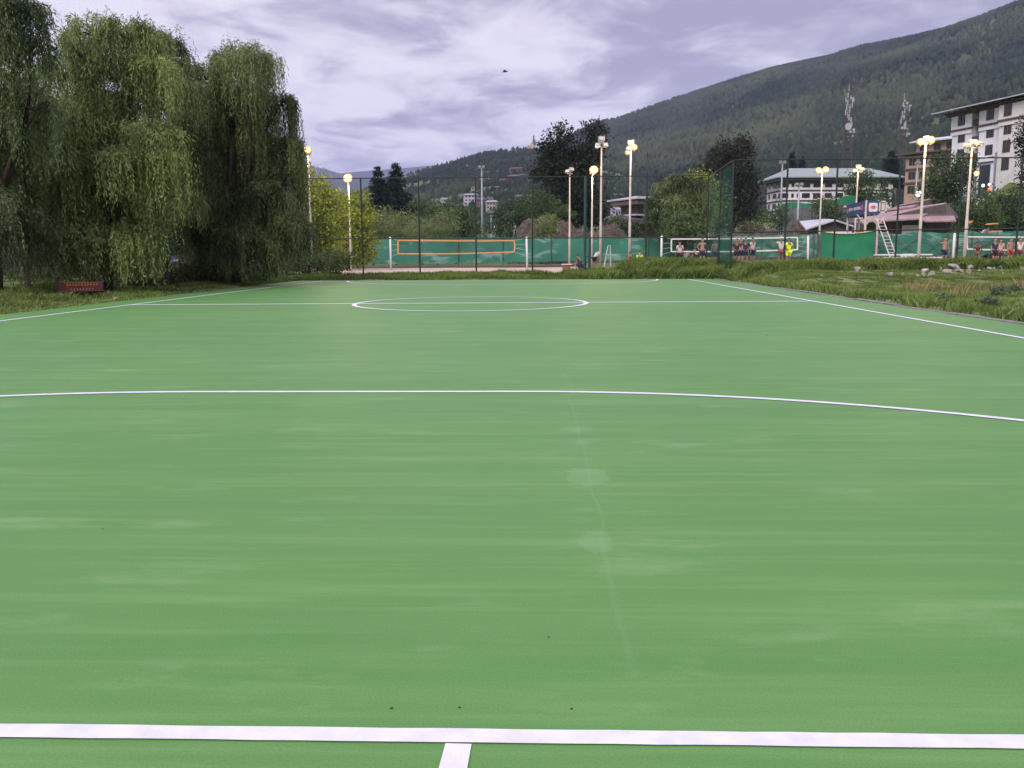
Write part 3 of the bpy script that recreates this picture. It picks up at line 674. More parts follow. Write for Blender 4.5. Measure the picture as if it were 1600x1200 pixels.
screen('long smooth green windbreak behind the orange bordered volleyball net', (567, 85, 372), (1085, 85, 370), S_left, [0.17, 0.29, 0.425, 0.57, 0.72, 0.86, 0.99], gap=0.30, seed=1)
screen('green windbreak crossed by brown braces behind the white bordered net', (1086, 84.6, 370), (1276, 75.5, 366), S_right, [0.30, 0.42, 0.58, 0.78, 0.98], True, 0.5, 4)
screen('ragged faded green windbreak at the far right with torn pale plastic', (1277, 75.4, 366), (1660, 74, 361), S_right, [0.0, 0.10, 0.20, 0.30, 0.42, 0.53, 0.63, 0.73, 0.83, 0.93], True, 0.55, 9, 0.28)
A, B = DP(1281, 380, 71), DP(1366, 380, 70.5); g = hz1(A.x, A.y)
t = thing('tarpaulin', 'dark green tarpaulin sagging between poles below the blue sign box', 'tarpaulin', (A.x, A.y, g))
zt = lambda f: (DP(1281, 361.5, 71).z) * (1 - f) + DP(1366, 360.5, 70.5).z * f - 1.7 * 0.5 * f * (1 - f) * (1.15 - 0.3 * f)
cloth('tarpaulin_sheet', A, B, zt, lambda f: g + 0.1, S_tarp, t, 0.05, seed=20, rag=0.0, n=60)
MB().tube([A.lerp(B, i / 20) + Vector((0, -0.12, zt(i / 20) - A.lerp(B, i / 20).z + 0.02)) for i in range(21)], 0.035, 5).build('edge_rope', mat('yellow_rope', (0.62, 0.50, 0.16), 0.7), t)
for f in (0.0, 1.0):
    p = A.lerp(B, f); MB().cyl((p.x, p.y - 0.2, g - 0.1), (p.x, p.y - 0.2, zt(f) + 0.1), 0.05).build('pole', M_rust, t)

# ------------------------------------------------------------------ volleyball nets
def volleynet(label, D, pxa, pxb, ytop, yb, tape, nx0, nx1, ny0, ny1, D2=None, sidebow=0.0, posts=2):
    D2 = D2 or D; a, b_ = DP(pxa, yb, D), DP(pxb, yb, D2); ga, gb = hz1(a.x, D), hz1(b_.x, D2)
    t = thing('volleyball_net', label, 'volleyball net', (a.x, D, ga), 'volleyball nets beyond the tall fences')
    za, zb = DP(pxa, ytop, D).z, DP(pxb, ytop, D2).z; r = 0.075
    MB().cyl((a.x, D, ga - 0.1), (a.x, D, za), r, r, 10).ball((a.x, D, za), r * 1.1).build('post', M_white, t, True)
    if posts > 1: MB().cyl((b_.x, D2, gb - 0.1), (b_.x - 0.06, D2, zb), r, r, 10).ball((b_.x - 0.06, D2, zb), r * 1.1).build('post', M_white, t, True)
    n = 24; f0, f1 = (nx0 - pxa) / (pxb - pxa), (nx1 - pxa) / (pxb - pxa)
    def pt(u, v):
        f = f0 + (f1 - f0) * u; Dk = D + (D2 - D) * f; px = pxa + (pxb - pxa) * f; py = (ny0[0] + (ny0[1] - ny0[0]) * u) * (1 - v) + (ny1[0] + (ny1[1] - ny1[0]) * u) * v
        p = DP(px, py, Dk); p.z -= 0.06 * math.sin(math.pi * u) * (0.4 + 0.6 * v); p.x += sidebow * (u ** 8) * math.sin(math.pi * v); return p
    bb = MB(); m_ = 6; bb.add([pt(i / n, j / m_) for j in range(m_ + 1) for i in range(n + 1)], [(j * (n + 1) + i, j * (n + 1) + i + 1, (j + 1) * (n + 1) + i + 1, (j + 1) * (n + 1) + i) for j in range(m_) for i in range(n)])
    bb.build('mesh', M_vnet, t)
    o = Vector((0, -0.012, 0)); b2 = MB(); th = Vector((0, 0, 0.045))
    for v in (0, 1):
        P = [pt(i / n, v) + o for i in range(n + 1)]
        b2.add([p - th for p in P] + [p + th for p in P] + [p - th + o * 2 for p in P] + [p + th + o * 2 for p in P], [(i, i + 1, n + 2 + i, n + 1 + i) for i in range(n)] + [(2 * n + 2 + i, 3 * n + 3 + i, 3 * n + 4 + i, 2 * n + 3 + i) for i in range(n)])
    for u in (0, 1):
        P = [pt(u, j / m_) + o for j in range(m_ + 1)]; tx = Vector((0.05, 0, 0))
        b2.add([p - tx for p in P] + [p + tx for p in P], [(j, j + 1, m_ + 2 + j, m_ + 1 + j) for j in range(m_)])
    b2.build('border_tape', tape, t)
    for v, fv in ((0, 1.0), (0.33, 0.8), (0.66, 0.6), (1.0, 0.42)):
        c = MB().cyl(pt(0, v), (a.x, D, ga + (za - ga) * fv), 0.012, 0.012, 4)
        c.build('cord', M_cord, t)
        if posts > 1: MB().cyl(pt(1, v), (b_.x, D2, gb + (zb - gb) * fv), 0.012, 0.012, 4).build('cord', M_cord, t)
    return t
volleynet('volleyball net with orange border hung between two white posts', 68, 611, 824, 371.5, 424, M_orange, 622, 803, (375.5, 376.0), (396.5, 393.5), sidebow=0.06)
volleynet('volleyball net with white border behind the group of players', 62, 1033, 1262, 370, 418, M_whitetape, 1049, 1246, (373.5, 371), (393, 390))
volleynet('white bordered volleyball net at the far right edge of the view', 58, 1489, 1690, 366, 405, M_whitetape, 1511, 1668, (370, 370), (389, 390))

# ------------------------------------------------------------------ floodlight poles
def floodlight(label, D, pxb, pxt, yt, heads, r=0.085, zb=None, power=0, cat='floodlight', name='floodlight_pole', m=M_whitepole, group='floodlight poles round the volleyball courts'):
    b0 = DP(pxb, 410, D); tp = DP(pxt, yt, D); z0 = hz1(b0.x, D) if zb is None else zb; tp.x = b0.x * 0.5 + tp.x * 0.5 ; b0 = Vector((tp.x, D, z0))
    t = thing(name, label, cat, b0, group); H = tp.z - z0
    MB().tube([b0 - Vector((0, 0, .1)), b0 + Vector((0, 0, H * .38)), b0 + Vector((0, 0, H * .40)), b0 + Vector((0, 0, H * .68)), b0 + Vector((0, 0, H * .70)), tp], [r * .95, r * .92, r * .78, r * 0.74, r * 0.64, r * 0.56], 10).build('pole', m, t, True)
    w_ = max([abs(h[0]) for h in heads] + [0.12]); MB().box((tp.x - w_ - .05, D - .04, tp.z - .06), (tp.x + w_ + .05, D + .04, tp.z + .02)).build('crossarm', M_lampbody, t)
    for (dx, dz, yaw, tilt, sz, mt) in heads:
        Mx = Matrix.Translation((tp.x + dx, D - 0.10, tp.z + dz + sz * 0.30)) @ Matrix.Rotation(R_(yaw), 4, 'Z') @ Matrix.Rotation(R_(tilt), 4, 'X')
        h = MB(Mx).prism([(-sz * .5, .16, -sz * .25), (sz * .5, .16, -sz * .25), (sz * .5, .16, sz * .25), (-sz * .5, .16, sz * .25)], (0, 0, 0), (0, -.10, 0)); h = (h.cyl((0, -.05, 0), (0, .06, 0), sz * .50, sz * .40, 14) if mt is ON else h.box((-sz * .55, -.06, -sz * .36), (sz * .55, .07, sz * .36))); h = h.box((-.03, 0, -sz * .6), (.03, .08, -sz * .38)).build('lamp_housing', M_lampbody, t)
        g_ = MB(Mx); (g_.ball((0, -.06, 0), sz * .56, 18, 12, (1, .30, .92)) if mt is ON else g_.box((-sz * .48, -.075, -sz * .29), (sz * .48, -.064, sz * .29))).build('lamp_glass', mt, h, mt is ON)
    if power:
        ld = bpy.data.lights.new('lamp_light', 'POINT'); ld.energy = power * 0.42; ld.color = (1.0, 0.70, 0.34); ld.shadow_soft_size = 0.25
        lo = bpy.data.objects.new('lamp_light', ld); COL.objects.link(lo); lo.parent = t; lo.location = (0.0, -0.75, H + 0.25)
    return t
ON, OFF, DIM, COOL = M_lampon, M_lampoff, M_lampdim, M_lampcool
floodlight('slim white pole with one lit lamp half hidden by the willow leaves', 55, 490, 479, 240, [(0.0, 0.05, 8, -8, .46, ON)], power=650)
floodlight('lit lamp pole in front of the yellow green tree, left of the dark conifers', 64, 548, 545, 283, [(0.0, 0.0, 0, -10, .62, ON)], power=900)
floodlight('unlit pole with two small pale lamps beside the little wooden box', 69, 889, 891, 271, [(-.16, .05, -40, -30, .36, OFF), (.14, .2, 35, -20, .34, OFF)])
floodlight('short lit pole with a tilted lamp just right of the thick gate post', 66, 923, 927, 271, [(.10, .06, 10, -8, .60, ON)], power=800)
floodlight('tallest unlit pole with a cluster of grey lamps, right of the big dark tree', 64, 938, 940, 229, [(-.26, .0, -35, -25, .36, OFF), (.26, .0, 30, -25, .36, OFF), (.0, .42, 10, -15, .4, OFF), (-.05, .2, 170, -20, .34, OFF)], r=0.10)
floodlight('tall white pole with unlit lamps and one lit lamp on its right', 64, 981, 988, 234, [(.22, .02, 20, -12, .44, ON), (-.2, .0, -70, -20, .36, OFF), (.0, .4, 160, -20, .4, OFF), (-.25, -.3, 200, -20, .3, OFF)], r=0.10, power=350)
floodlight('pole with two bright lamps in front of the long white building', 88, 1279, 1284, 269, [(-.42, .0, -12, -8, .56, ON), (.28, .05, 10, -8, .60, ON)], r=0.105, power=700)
floodlight('pole with dim amber lamps standing behind the blue sign box', 92, 1336, 1338, 268, [(-.35, -.05, -20, -32, .42, DIM), (.38, .12, 20, -32, .42, DIM), (.0, .38, 150, -20, .45, OFF)], r=0.11, power=250)
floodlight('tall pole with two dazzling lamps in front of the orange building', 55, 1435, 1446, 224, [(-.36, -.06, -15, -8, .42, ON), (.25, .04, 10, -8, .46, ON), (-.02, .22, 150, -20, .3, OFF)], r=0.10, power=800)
t10 = floodlight('tall pole with a wide flat lamp bank before the white apartment block', 55, 1506, 1519, 230, [(-.34, -.02, -30, -60, .40, DIM), (.02, .2, 0, -62, .44, OFF), (.36, .10, 30, -62, .42, DIM)], r=0.10, power=120)

def lightmast(label, D, px, yt, name='light_mast'):
    b0 = DP(px, 400, D); b0.z = hz1(b0.x, D); tp = DP(px, yt, D); t = thing(name, label, 'mast', b0, 'far grey light masts'); q = Vector((b0.x, D, tp.z))
    MB().tube([b0, b0.lerp(q, .5), q], [.24, .17, .10], 8).build('pole', M_grey, t, True)
    MB().box((q.x - .55, D - .1, q.z - .1), (q.x + .55, D + .1, q.z + .05)).box((q.x - .5, D - .25, q.z + .05), (q.x - .1, D, q.z + .35)).box((q.x + .1, D - .25, q.z + .05), (q.x + .5, D, q.z + .35)).build('lamp_bank', M_lampbody, t); return t
lightmast('tall grey stadium mast rising in front of the hill village', 150, 754, 262)
lightmast('shorter grey mast of the far pair, left one below the beige block', 160, 768, 332)
lightmast('shorter grey mast of the far pair, right one beside dark trees', 165, 773, 338)
lightmast('thin grey pole before the corner of the long white building', 140, 1217, 255)
lightmast('thin grey pole standing at the end of the retaining wall', 118, 1244, 290)
lightmast('slim pale street lamp standing before the orange building', 170, 1425, 256)

# ------------------------------------------------------------------ buildings
def frame_px(pa, Da, pb, Db, z0, y=300):
    A = DP(pa, y, Da); B = DP(pb, y, Db); A.z = B.z = z0; u = (B - A); ln = u.length; u.normalize(); v = Vector((u.y, -u.x, 0))
    return Matrix(((u.x, v.x, 0, A.x), (u.y, v.y, 0, A.y), (0, 0, 1, z0), (0, 0, 0, 1))), ln, A, B
def upos(M, px, y=260):
    "distance along the facade at which it crosses that sight line"
    d = ray(px, y); u = M.col[0].to_3d(); A = M.translation; det = u.x * (-d.y) - u.y * (-d.x)
    return ((0 - A.x) * (-d.y) - (0 - A.y) * (-d.x)) / det
W_white = mat('white_plaster', (0.70, 0.68, 0.71), 0.85, 0.08, 0.6)
W_cream = mat('cream_plaster', (0.60, 0.565, 0.54), 0.85, 0.1, 0.6)
W_orange = mat('orange_plaster', (0.36, 0.25, 0.18), 0.85, 0.12, 0.6)
W_brown = mat('brown_timber_band', (0.085, 0.055, 0.045), 0.8, 0.25, 2)
W_glass = mat('dark_window_glass', (0.020, 0.022, 0.026), 0.25, 0.3, 2)
W_frame = mat('window_timber', (0.13, 0.085, 0.065), 0.8, 0.2, 3)
W_roofgrey = mat('grey_green_roof_sheet', (0.21, 0.255, 0.245), 0.55, 0.10, 0.5, stretch=(2.5, 2.5, 1))
W_roofrust = mat('mauve_roof_sheet', (0.275, 0.185, 0.18), 0.6, 0.22, 1.2, stretch=(3, 0.6, 1))
W_roofpale = mat('pale_roof_sheet', (0.40, 0.40, 0.44), 0.5, 0.12, 0.8)
W_roofdark = mat('dark_roof_sheet', (0.075, 0.06, 0.06), 0.7, 0.25, 0.8)
W_barn = mat('weathered_barn_boards', (0.085, 0.068, 0.06), 0.9, 0.4, 4, 0.3, stretch=(3, 3, 0.3))
W_grey = mat('grey_concrete_wall', (0.12, 0.12, 0.125), 0.9, 0.25, 0.8, 0.2)
W_shutter = mat('grey_roller_shutter', (0.30, 0.30, 0.32), 0.6, 0.1, 2)
W_blue = mat('blue_banner_cloth', (0.032, 0.055, 0.16), 0.6, 0.15, 2)
W_redlogo = mat('orange_red_print', (0.62, 0.13, 0.06), 0.6, 0.1, 3)

def window(M, u, z, w_, h, parent, mullions=1, v=0.0, frame=W_frame):
    o = MB(M).box((u - w_ / 2 - .10, v - .05, z - h / 2 - .10), (u + w_ / 2 + .10, v + .07, z + h / 2 + .10)).build('window', frame, parent)
    MB(M).box((u - w_ / 2, v + .075, z - h / 2), (u + w_ / 2, v + .085, z + h / 2)).build('pane', W_glass, o)
    if mullions:
        b = MB(M)
        for i in range(mullions): x = u - w_ / 2 + w_ * (i + 1) / (mullions + 1); b.box((x - .05, v + .08, z - h / 2), (x + .05, v + .12, z + h / 2))
        b.build('glazing_bar', frame, o)
    return o
def hip(M, u0, u1, v0, v1, z, rise, ridge, th=0.25):
    ua, ub, vm = u0 + ridge, u1 - ridge, (v0 + v1) / 2; b = MB(M)
    P = [(u0, v0, z), (u1, v0, z), (u1, v1, z), (u0, v1, z), (ua, vm, z + rise), (ub, vm, z + rise), (u0, v0, z - th), (u1, v0, z - th), (u1, v1, z - th), (u0, v1, z - th)]
    return b.add(P, [(0, 1, 5, 4), (2, 3, 4, 5), (1, 2, 5), (3, 0, 4), (0, 6, 7, 1), (1, 7, 8, 2), (2, 8, 9, 3), (3, 9, 6, 0), (6, 9, 8, 7)])

# long white building
z0 = DP(1300, 340, 222).z; M, LN, A, B = frame_px(1222, 222, 1394, 224, z0 - 2, 310)
t = thing('white_building', 'long white three storey building with brown bands and grey green hipped roof', 'building', (A.x, A.y, z0 - 2))
Z = lambda y: DP(1300, y, 222).z - (z0 - 2); ML, LL, A2, B2 = frame_px(1181, 234, 1222, 222, z0 - 2, 310)
dpt = 11.5
b = MB(M); b.box((0, -dpt, -3), (LN, 0, Z(281.5)))
b.build('wall', W_white, t)
for y in (283, 296.5, 312.5, 328): MB(M).box((-.12, -dpt - .1, Z(y) - (.30 if y > 284 else .55)), (LN + .12, .12, Z(y) + (.10 if y > 284 else .2))).build('timber_band', W_brown, t)
hip(M, -2.0, LN + 2.0, 1.9, -dpt - 1.9, Z(276.5), Z(262.5) - Z(277) + .5, 5.5).build('roof', W_roofgrey, t)
MB(M).box((-1.2, -dpt - 1.1, Z(281.3)), (LN + 1.2, 1.1, Z(279.2))).build('eave_soffit', mat('grey_soffit', (0.20, 0.18, 0.18), 0.8), t)
for y in (288.5, 305, 321):
    for px, w_ in ((1227, 1.9), (1240, .45), (1248.5, .45), (1261, 1.8), (1278, 1.7), (1296, 1.6), (1313.5, 1.7), (1330, .5), (1345, 1.6), (1362, .5), (1383.5, 1.7)):
        window(M, upos(M, px), Z(y), w_, 1.0 if w_ > 1 else .75, t, 0)
    for k, w_ in enumerate((1.3, 1.3, .5, 1.4, 1.3)):
        u = LL * (0.12 + 0.2 * k); Mx = ML
        window(Mx, u, Z(y), w_, 1.05, t, 0)
MB(M).box((LN * .53, -.02, Z(340)), (LN * .53 + 1.2, .06, Z(328) - .3)).build('door', W_frame, t)

# orange block
z0 = DP(1450, 318, 203).z; M, LN, A, B = frame_px(1414, 206, 1492, 197, z0, 280)
t = thing('orange_building', 'orange plastered building with dark roof half hidden behind the white apartments', 'building', (A.x, A.y, z0)); Z = lambda y: DP(1430, y, 204).z - z0
MB(M).box((0, -9, -3), (LN, 0, Z(243))).build('wall', W_orange, t)
MB(M).box((LN * .18, -9, Z(243)), (LN, -.4, Z(222))).build('upper_wall', W_orange, t)
for y in (264.5, 286): MB(M).box((-.3, -9.1, Z(y) - .2), (LN + .1, .25, Z(y) + .25)).build('floor_band', W_brown, t)
b = MB(M); b.prism([(-1.8, 1.4, Z(241)), (-1.8, -10, Z(241)), (-1.8, -10, Z(241) + .35), (-1.8, 1.4, Z(241) + .35)], (0, 0, 0), (LN + 2.4, 0, 0)); b.build('roof', W_roofdark, t)
MB(M).prism([(LN * .1, 1.2, Z(222)), (LN * .1, -4.5, Z(214)), (LN * .1, -10, Z(222)), (LN * .1, -10, Z(222) - .25), (LN * .1, -4.5, Z(214) - .25), (LN * .1, 1.2, Z(222) - .25)], (0, 0, 0), (LN * .95, 0, 0)).build('top_roof', W_roofpale, t)
for y in (252, 274, 296):
    for f in (.14, .36, .58, .80): window(M, LN * f, Z(y), 1.5, 1.5, t, 1)
for f in (.32, .6, .85): window(M, LN * f, Z(232), 1.4, 1.2, t, 1, v=-.4)

# white apartment block
z0 = DP(1540, 300, 166).z; M, LN, A, B = frame_px(1487, 173, 1640, 151, z0, 230)
t = thing('apartment_building', 'tall white apartment block with timber windows and overhanging pale roof', 'building', (A.x, A.y, z0)); U = lambda px: upos(M, px, 230)
zz_ = [25.3 - z0, 22.25 - z0, 19.2 - z0, 16.2 - z0]; ZE = 27.2 - z0
uL, uR = U(1517), U(1568)
MB(M).box((0, -10, -4), (uL, 0, ZE - .9)).build('left_bay', W_white, t); MB(M).box((U(1528.5), -10, -4), (uR, 0, ZE - .9)).build('middle_bay', W_white, t)
MB(M).box((uL, -10, -4), (U(1528.5), -1.6, ZE - .9)).build('stair_recess', W_brown, t)
MB(M).box((U(1569), -10, -4), (LN, 1.3, ZE - .9)).build('right_wing', W_cream, t)
for (a, c, v) in ((-.25, uL, .28), (U(1528.5), uR + .2, .28), (U(1569) - .1, LN, 1.58)):
    MB(M).box((a, -.5 + v, ZE - 4.45), (c, v - .05, ZE - .95)).build('jettied_storey', W_white if v < 1 else W_cream, t)
    for z in (zz_[0] - 1.65, zz_[1] - 1.55 if False else zz_[0] + 1.35): MB(M).box((a - .05, -.5 + v, z - .16), (c + .05, v + .12, z + .16)).build('timber_band', W_brown, t)
for k, z in enumerate(zz_):
    for px in (1501.5, 1545.5):
        if k == 3 and px > 1540: continue
        window(M, U(px), z, 1.55, 1.6, t, 1, v=.25 if k == 0 else 0.0, frame=W_brown)
    window(M, U(1582.5), z, 1.5, 1.9, t, 1, v=1.55 if k == 0 else 1.3); window(M, U(1620), z, 1.5, 1.9, t, 1, v=1.55 if k == 0 else 1.3)
for z in zz_[:3]: MB(M).box((uL, -1.5, z - 1.2), (U(1528.5), -.1, z - 1.05)).box((uL, -.16, z - 1.05), (U(1528.5), -.1, z - .2)).build('balcony', W_brown, t)
MB(M).box((U(1531), .02, zz_[3] + .75), (U(1555), .16, zz_[3] + 1.75)).build('shop_sign', W_white, t)
MB(M).box((U(1531), .165, zz_[3] + .72), (U(1555), .185, zz_[3] + .98)).box((U(1531), .165, zz_[3] + 1.62), (U(1555), .185, zz_[3] + 1.78)).build('sign_stripe', W_blue, t)
MB(M).box((U(1533), .01, -1), (U(1550), .05, zz_[3] + .45)).build('shop_front', W_glass, t)
b = MB(M)
for i in range(7): b.box((U(1556) + i * .42, .01, -1), (U(1556) + i * .42 + .3, .10, zz_[2] - .6))
b.build('roller_shutter', W_shutter, t)
MB(M).prism([(-2.6, 2.9, ZE), (-2.6, -5, ZE + 1.3), (-2.6, -12, ZE), (-2.6, -12, ZE - .18), (-2.6, -5, ZE + 1.1), (-2.6, 2.9, ZE - .18)], (0, 0, 0), (LN + 3, 0, 0)).build('roof', W_roofpale, t)
MB(M).box((-1.2, -9, ZE - .9), (LN, .7, ZE - .35)).build('cornice', W_brown, t)
b = MB(M)
for i in range(16): x = -1 + (LN + 1) * i / 15; b.box((x - .1, -.5, ZE - .40), (x + .1, 1.9, ZE - .20))
b.build('rafter_ends', W_brown, t)

# slabs given by four sight points with their own distances (roofs that slope every way)
def slab(pts, th=0.15):
    P = [DP(*p) for p in pts]; return MB().add(P + [p - Vector((0, 0, th)) for p in P], [(0, 1, 2, 3), (7, 6, 5, 4)] + [(i, (i + 1) % 4, 4 + (i + 1) % 4, 4 + i) for i in range(4)])
# barn
p = DP(1415, 370, 95); z0 = hz1(p.x, 95); t = thing('barn', 'timber barn with mauve sheet roofs and a white door panel behind the right windbreak', 'barn', (p.x, 95, z0))
M, LN, A, B = frame_px(1352, 95, 1476, 95, z0, 360); Zb = lambda y: DP(1415, y, 95).z - z0
MB(M).prism([(0, 0, 0), (LN, 0, 0), (LN, 0, Zb(322)), (LN * .97, 0, Zb(319.5)), (0, 0, Zb(345))], (0, 0, 0), (0, -9, 0)).build('wall', W_barn, t)
slab([(1338, 346.5, 93.4), (1436, 341, 93.2), (1479, 316.5, 99), (1388, 328, 101)]).build('main_roof', W_roofrust, t)
MB().add([DP(1392, 327, 100), DP(1452, 320, 100), DP(1452, 312, 100), DP(1392, 324, 100), DP(1396, 327, 106), DP(1456, 320, 106), DP(1456, 312, 106), DP(1396, 324, 106)], [(0, 1, 2, 3), (5, 4, 7, 6), (1, 5, 6, 2), (4, 0, 3, 7)]).build('clerestory', W_barn, t)
slab([(1384, 327.5, 99), (1428, 322.5, 98.5), (1455, 310, 104), (1404, 320.5, 105)]).build('upper_roof', W_roofrust, t)
MB().add([DP(1434, 341, 94.6), DP(1494, 341, 94.6), DP(1478, 318, 96), DP(1434, 341, 99), DP(1500, 341, 99), DP(1482, 318, 99)], [(0, 1, 2), (5, 4, 3), (1, 4, 5, 2)]).build('gable', W_barn, t)
MB(M).box((LN * .70, -8, 0), (LN * 1.12, -.8, Zb(338))).build('side_wall', W_barn, t)
slab([(1446, 345, 91.8), (1494, 344.5, 91.8), (1490, 336, 95.2), (1428, 336.5, 95.2)]).build('lean_to_roof', W_roofrust, t)
MB(M).box((LN * .46, .03, 0), (LN * .66, .10, Zb(352))).build('door', W_white, t)
for px in (1452, 1463, 1474, 1484): window(M, upos(M, px, 352), Zb(352.5), .62, .75, t, 0, v=-.78)
# small shed
p = DP(1300, 370, 90); z0 = hz1(p.x, 90); t = thing('shed', 'low brown shed with a pale blue grey gable roof behind the windbreak', 'shed', (p.x, 90, z0))
MB().add([DP(1264, 372, 90), DP(1331, 372, 90), DP(1331, 352, 90), DP(1304, 344.5, 90), DP(1264, 357, 90), DP(1262, 372, 96), DP(1329, 372, 96), DP(1329, 352, 96), DP(1300, 344.5, 96), DP(1262, 357, 96)],
         [(0, 1, 2, 3, 4), (9, 8, 7, 6, 5), (0, 4, 9, 5), (1, 6, 7, 2)]).build('wall', W_barn, t)
slab([(1259, 357.5, 89.4), (1305, 342.8, 89.4), (1288, 342.0, 97), (1249, 345.5, 97)]).build('roof_slope', W_roofpale, t)
slab([(1305, 342.8, 89.4), (1334, 352.5, 89.4), (1322, 350, 97), (1288, 342.0, 97)]).build('roof_slope', W_roofpale, t)
MB().add([DP(1288, 361, 89.92), DP(1331, 361, 89.92), DP(1331, 366, 89.92), DP(1288, 366, 89.92), DP(1288, 361, 89.86), DP(1331, 361, 89.86), DP(1331, 366, 89.86), DP(1288, 366, 89.86)], [(0, 1, 2, 3), (4, 7, 6, 5), (0, 4, 5, 1), (2, 6, 7, 3), (0, 3, 7, 4), (1, 5, 6, 2)]).build('wall_board', W_white, t)
# two tiered traditional house
D = 130; p = DP(1000, 380, D); z0 = hz1(p.x, D); t = thing('traditional_house', 'old timber house with two tiers of broad dark eaves beside the willow', 'house', (p.x, D, z0))
M, LN, A, B = frame_px(985, D, 1040, D + 3, z0, 360); Zt = lambda y: DP(1000, y, D).z - z0
MB(M).box((0, -6, 0), (LN, 0, Zt(352))).build('lower_wall', W_frame, t); MB(M).box((LN * .26, -5, Zt(352)), (LN, -.5, Zt(306))).build('upper_wall', W_brown, t)
hip(M, -3.6, LN + 2, 2.4, -8, Zt(344), Zt(334) - Zt(344), 3.6, .5).build('lower_roof', W_roofdark, t)
hip(M, 0.2, LN + 1.5, 1.2, -7, Zt(335), Zt(332) - Zt(335), 2.0, .18).build('middle_roof', W_roofpale, t)
hip(M, .3, LN + 1.4, 1.2, -7, Zt(309), Zt(303.5) - Zt(309), 2.6, .2).build('top_roof', W_roofpale, t)
MB(M).box((.5, -6.5, Zt(309) - .9), (LN + 1, .9, Zt(309) - .38)).build('eave_band', W_frame, t)
MB(M).box((LN * .05, .02, 0), (LN * .25, .06, Zt(356))).build('door', W_glass, t); window(M, LN * .45, Zt(320), .8, 1.1, t, 0, v=-.5)
# retaining wall with shade netting
D = 126; M, LN, A, B = frame_px(1214, D, 1336, D - 4, hz1(DP(1214, 350, D).x, D) - 1, 340); z0 = M.translation.z
t = thing('retaining_wall', 'dark grey retaining wall topped by a strip of green netting', 'wall', (A.x, A.y, z0)); Zr = lambda y: DP(1275, y, D).z - z0
MB(M).box((0, -.8, -2), (LN, 0, Zr(326))).build('wall', W_grey, t)
for i in range(8): MB(M).box((LN * (i + .5) / 8 - .12, .004, -2), (LN * (i + .5) / 8 + .12, .22, Zr(326) + .5)).build('buttress', W_grey, t)
cloth('netting', A, B, lambda f: z0 + Zr(322) + .9 * f + 0.3 * math.sin(f * 9), lambda f: z0 + Zr(327) + .4 * f, S_tarp, t, 0.1, seed=33, rag=.3, n=60, k=4)

# far village on the hill
V_white = mat('village_white_wall', (.40, .38, .42), .9); V_cream = mat('village_cream_wall', (.33, .27, .24), .9); V_brown = mat('village_brown_wall', (.17, .105, .09), .9); V_rust = mat('village_red_roof', (.15, .075, .07), .9); V_grey = mat('village_grey_roof', (.27, .28, .30), .9); V_dark = mat('village_dark_roof', (.085, .065, .065), .9)
VILL = [(735, 321, 20, 20, V_white, V_grey, 'white apartment block low on the hillside village', 3), (768, 333, 17, 21, V_cream, V_grey, 'beige apartment block beside the tall grey mast', 3),
        (752, 322, 16, 12, V_brown, V_dark, 'brown block between the white and the beige apartments', 2), (695, 317, 11, 7, V_white, V_grey, 'lone white house left of the hill village', 1),
        (797, 318, 14, 7, V_cream, V_grey, 'pale low house right of the beige apartment block', 1), (817, 318, 24, 13, V_brown, V_dark, 'reddish brown block under the big dark tree', 2),
        (757, 288, 16, 8, V_brown, V_rust, 'red roofed house above the white apartment block', 1), (772, 285, 15, 7, V_brown, V_rust, 'red roofed house in the middle of the village row', 1),
        (788, 287, 14, 7, V_cream, V_rust, 'cream house with red roof in the village row', 1), (803, 283, 17, 9, V_brown, V_rust, 'largest red roofed house in the upper village row', 2),
        (820, 281, 16, 9, V_brown, V_dark, 'brown house at the upper right of the village row', 2), (762, 273, 13, 5, V_brown, V_rust, 'red roofed house highest on the left of the village', 1),
        (782, 272, 11, 5, V_white, V_rust, 'small white house highest in the village', 1), (806, 270, 20, 8, V_brown, V_rust, 'long red roofed house highest on the right of the village', 1),
        (744, 298, 14, 7, V_cream, V_rust, 'cream red roofed house just above the white block', 1), (775, 298, 15, 6, V_brown, V_rust, 'low red house behind the tall grey mast', 1),
        (966, 322, 17, 20, V_brown, V_dark, 'hazy reddish apartment block between the two white poles', 3), (963, 338, 15, 12, V_white, V_grey, 'white house with blue grey roof between the two white poles', 1),
        (776, 352, 10, 8, V_white, V_grey, 'white house low behind the far pair of masts', 1)]
for (px, yb, wp, hp, wm, rm, lab, fl_) in VILL:
    q = H_mid.at_row(px, yb); D = q.y; s = mpp(D); w_, h = wp * s, hp * s; yaw = R_(random.uniform(-18, 18)); t = thing('village_house', lab, 'house', q - Vector((0, 0, .5)), 'houses of the far hill village')
    M = Matrix.Translation(q) @ Matrix.Rotation(yaw, 4, 'Z') @ Matrix(((1, 0, 0, -w_ / 2), (0, -1, 0, 0), (0, 0, 1, 0), (0, 0, 0, 1)))
    MB(M).box((0, -w_ * .7, -h * .5), (w_, 0, h * .80)).build('wall', wm, t); hip(M, -w_ * .08, w_ * 1.08, w_ * .08, -w_ * .78, h * .80, h * (.26 if fl_ < 3 else .12), w_ * .18, h * .03).build('roof', rm, t)
    for k in range(fl_):
        for i in range(3): MB(M).box((w_ * (.14 + i * .28), .004, h * (.8 * (k + .3) / fl_)), (w_ * (.30 + i * .28), .08, h * (.8 * (k + .72) / fl_))).build('window', W_glass, t)

